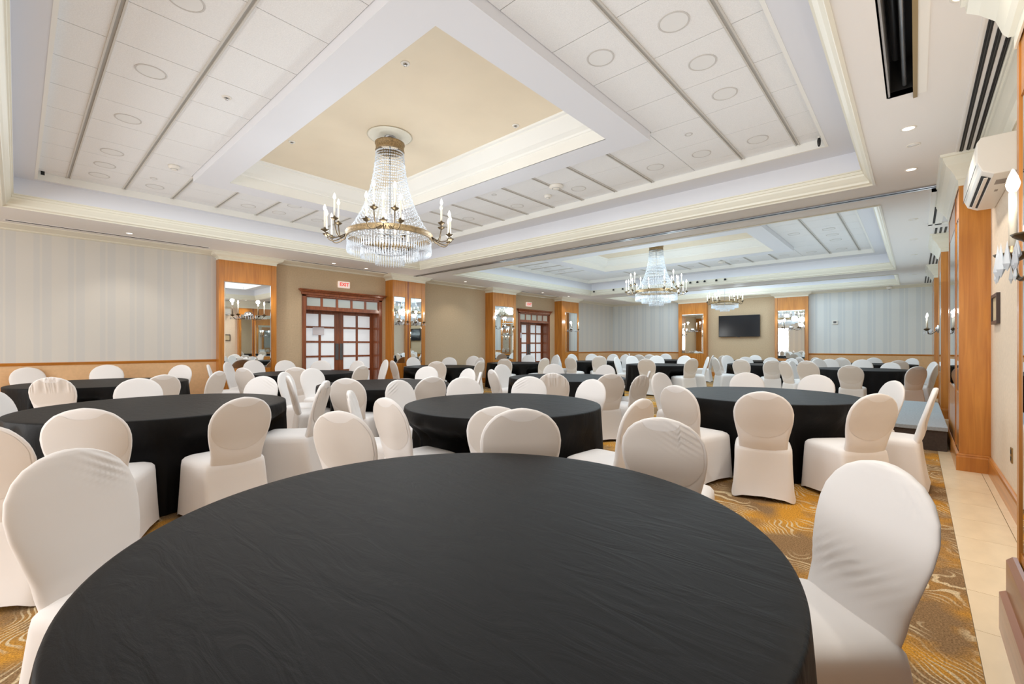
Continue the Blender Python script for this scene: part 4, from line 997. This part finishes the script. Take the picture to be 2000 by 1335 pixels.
def downlight(x, y, label, power=7, grp=None, lit=True):
    r = empty('downlight', (x, y, ZS), label=label, category='ceiling light', group=grp)
    MB().lathe([(0.058, 0), (0.058, -0.005), (0.046, -0.007), (0.042, 0.0)], 28, close=True).build('trim_ring', M['white_p'], r)
    MB().lathe([(0, -0.004), (0.042, -0.004), (0.042, 0.0)], 28).build('lens', M['down'] if lit else M['disc'], r)
    if lit: lamp('downlight_glow', 'SPOT', (0, 0, -0.03), power * 4, WARM, size=0.05, spot=110, parent=r)
downlight(5.48, 0.05, 'lit downlight in the right soffit, nearer of two beside the coffer', 15)
downlight(6.78, 0.04, 'lit downlight in the right soffit, nearer the partition track', 15)
downlight(1.34, 10.36, 'lit downlight in the soffit above the striped left wall')
downlight(5.16, 10.49, 'lit downlight in the soffit above the nearer double doors, left one')
downlight(6.06, 10.55, 'lit downlight in the soffit above the nearer double doors, right one')
downlight(-1.2, 10.36, 'assumed lit downlight in the left soffit behind the camera')  # out of view, assumed for the unseen part of the room
downlight(2.6, 0.05, 'assumed lit downlight in the right soffit above the camera'); downlight(3.6, -0.2, 'lit downlight in the right soffit before the near column', 18)  # the one above the camera is out of view and assumed
for i, x_ in enumerate((9.5, 11.3, 13.2, 15.0, 16.9)): downlight(x_, 0.03, 'unlit downlight, %s beyond the partition track in the right soffit' % ORD[i], 5, 'unlit downlights in the far right soffit', lit=False)
for i, x_ in enumerate((9.4, 13.3, 15.0)): downlight(x_, 10.45, 'lit downlight, %s beyond the partition track in the left soffit' % ORD[i], 6, 'lit downlights in the far left soffit')
downlight(5.97, 0.02, 'unlit blank downlight between the two lit ones in the right soffit', lit=False)
def smoke(x, y, z, label, r_=0.07):
    r = empty('smoke_detector', (x, y, z), label=label, category='smoke detector')
    MB().lathe([(0, -0.06), (r_ * 0.45, -0.058), (r_ * 0.5, -0.05), (r_ * 0.85, -0.04), (r_, -0.025), (r_, 0)], 24).build('housing', M['white_p'], r)
    MB().lathe([(r_ * 0.52, -0.052), (r_ * 0.6, -0.05), (r_ * 0.6, -0.046), (r_ * 0.52, -0.048)], 24, close=True).build('vent_ring', M['gap'], r)
smoke(5.66, 4.18, ZT, 'large white dome smoke detector on the near coffer tiles', 0.11)
smoke(5.93, 4.55, ZT, 'small white smoke detector beside the larger dome', 0.06)
smoke(1.47, 7.67, ZT, 'white smoke detector on the left tiles of the near coffer', 0.07)
smoke(14.1, 4.3, ZT, 'white dome smoke detector on the second coffer tiles', 0.10)
def sprinkler(x, y, z, label):
    r = empty('sprinkler', (x, y, z), label=label, category='sprinkler')
    MB().lathe([(0.045, 0), (0.043, -0.006), (0.02, -0.010), (0.018, 0)], 20, close=True).build('escutcheon', M['white_p'], r)
    MB().lathe([(0.008, 0), (0.008, -0.02), (0.016, -0.022), (0.016, -0.026), (0, -0.026)], 12).build('head', M['chrome'], r)
sprinkler(4.20, 3.73, ZY, 'white sprinkler on the yellow recess, right of the chandelier')
sprinkler(2.55, 3.71, ZY, 'white sprinkler on the yellow recess near its front corner')
sprinkler(2.50, 6.28, ZY, 'white sprinkler on the yellow recess left of the chandelier')
sprinkler(1.42, 5.16, ZT, 'small sprinkler cap on the left coffer tiles')
pr = empty('mini_camera', (6.44, 0.86, ZT), label='small black camera at the corner of the near coffer tiles', category='camera')
MB().lathe([(0, -0.02), (0.014, -0.02), (0.02, -0.05), (0.016, -0.10), (0.008, -0.12), (0, -0.122)], 14).build('body', M['black'], pr)
MB().lathe([(0, 0), (0.016, 0), (0.012, -0.022), (0, -0.022)], 12).build('mount', M['white_p'], pr)
pr = empty('mini_camera', (0.25, 9.32, ZT), label='small black clip at the far left corner of the coffer tiles', category='camera')
MB().box(-0.02, 0.02, -0.012, 0.012, -0.05, 0).build('body', M['black'], pr)
# small black spots along the far crown of the second coffer
for i, u in enumerate((1160, 1198, 1216, 1348, 1362, 1376, 1399, 1416)):
    k = (u - 1000) / F_PX; y_ = 15.24 * (sth - k * cth) / (cth + k * sth)
    r = empty('spot_head', (15.24, y_, 3.44), label='small black spot head, %s from left on the far crown of the second coffer' % (ORD + ['eighth'])[i], category='spotlight', group='black spot heads on the far crown')
    MB().lathe([(0, -0.045), (0.034, -0.045), (0.036, -0.03), (0.03, 0.0), (0.012, 0.015), (0, 0.016)], 14).build('shade', M['black'], r)
    MB().box(0.0, 0.045, -0.006, 0.006, -0.01, 0.004).build('bracket', M['black'], r)

# ------------------------------------------------------------------ back wall
tv = empty('television', (X1 - 0.012, 5.38, 2.10), label='large black flat television on the tan back wall between mirrored columns', category='television')
bevel(MB().box(-0.09, -0.04, -0.78, 0.78, -0.44, 0.44).build('bezel', M['black'], tv), 0.006)
MB().box(-0.0925, -0.09, -0.765, 0.765, -0.42, 0.425).build('screen', M['screen'], tv)
MB().box(-0.04, 0.0, -0.2, 0.2, -0.2, 0.2).build('wall_bracket', M['black'], tv)
MB().box(-0.092, -0.07, -0.05, 0.05, -0.455, -0.44).build('logo_bar', M['grey_m'], tv)
th = empty('thermostat', (X1 - 0.012, 2.17, 2.14), label='small white control box on the striped wall right of the television', category='thermostat')
bevel(MB().box(-0.03, 0.0, -0.08, 0.08, -0.07, 0.07).build('housing', M['white_p'], th), 0.006); MB().box(-0.032, -0.03, -0.04, 0.05, -0.03, 0.04).build('display', M['grey_m'], th)
dm = empty('dome_camera', (X1 - 0.25, 0.66, 3.28), label='white dome camera under the crown at the far right', category='camera')
MB().lathe([(0, -0.09), (0.05, -0.08), (0.075, -0.045), (0.08, -0.02), (0.08, 0.0)], 20).build('housing', M['white_p'], dm); MB().lathe([(0, -0.094), (0.03, -0.088), (0.04, -0.078)], 14).build('lens', M['black'], dm)
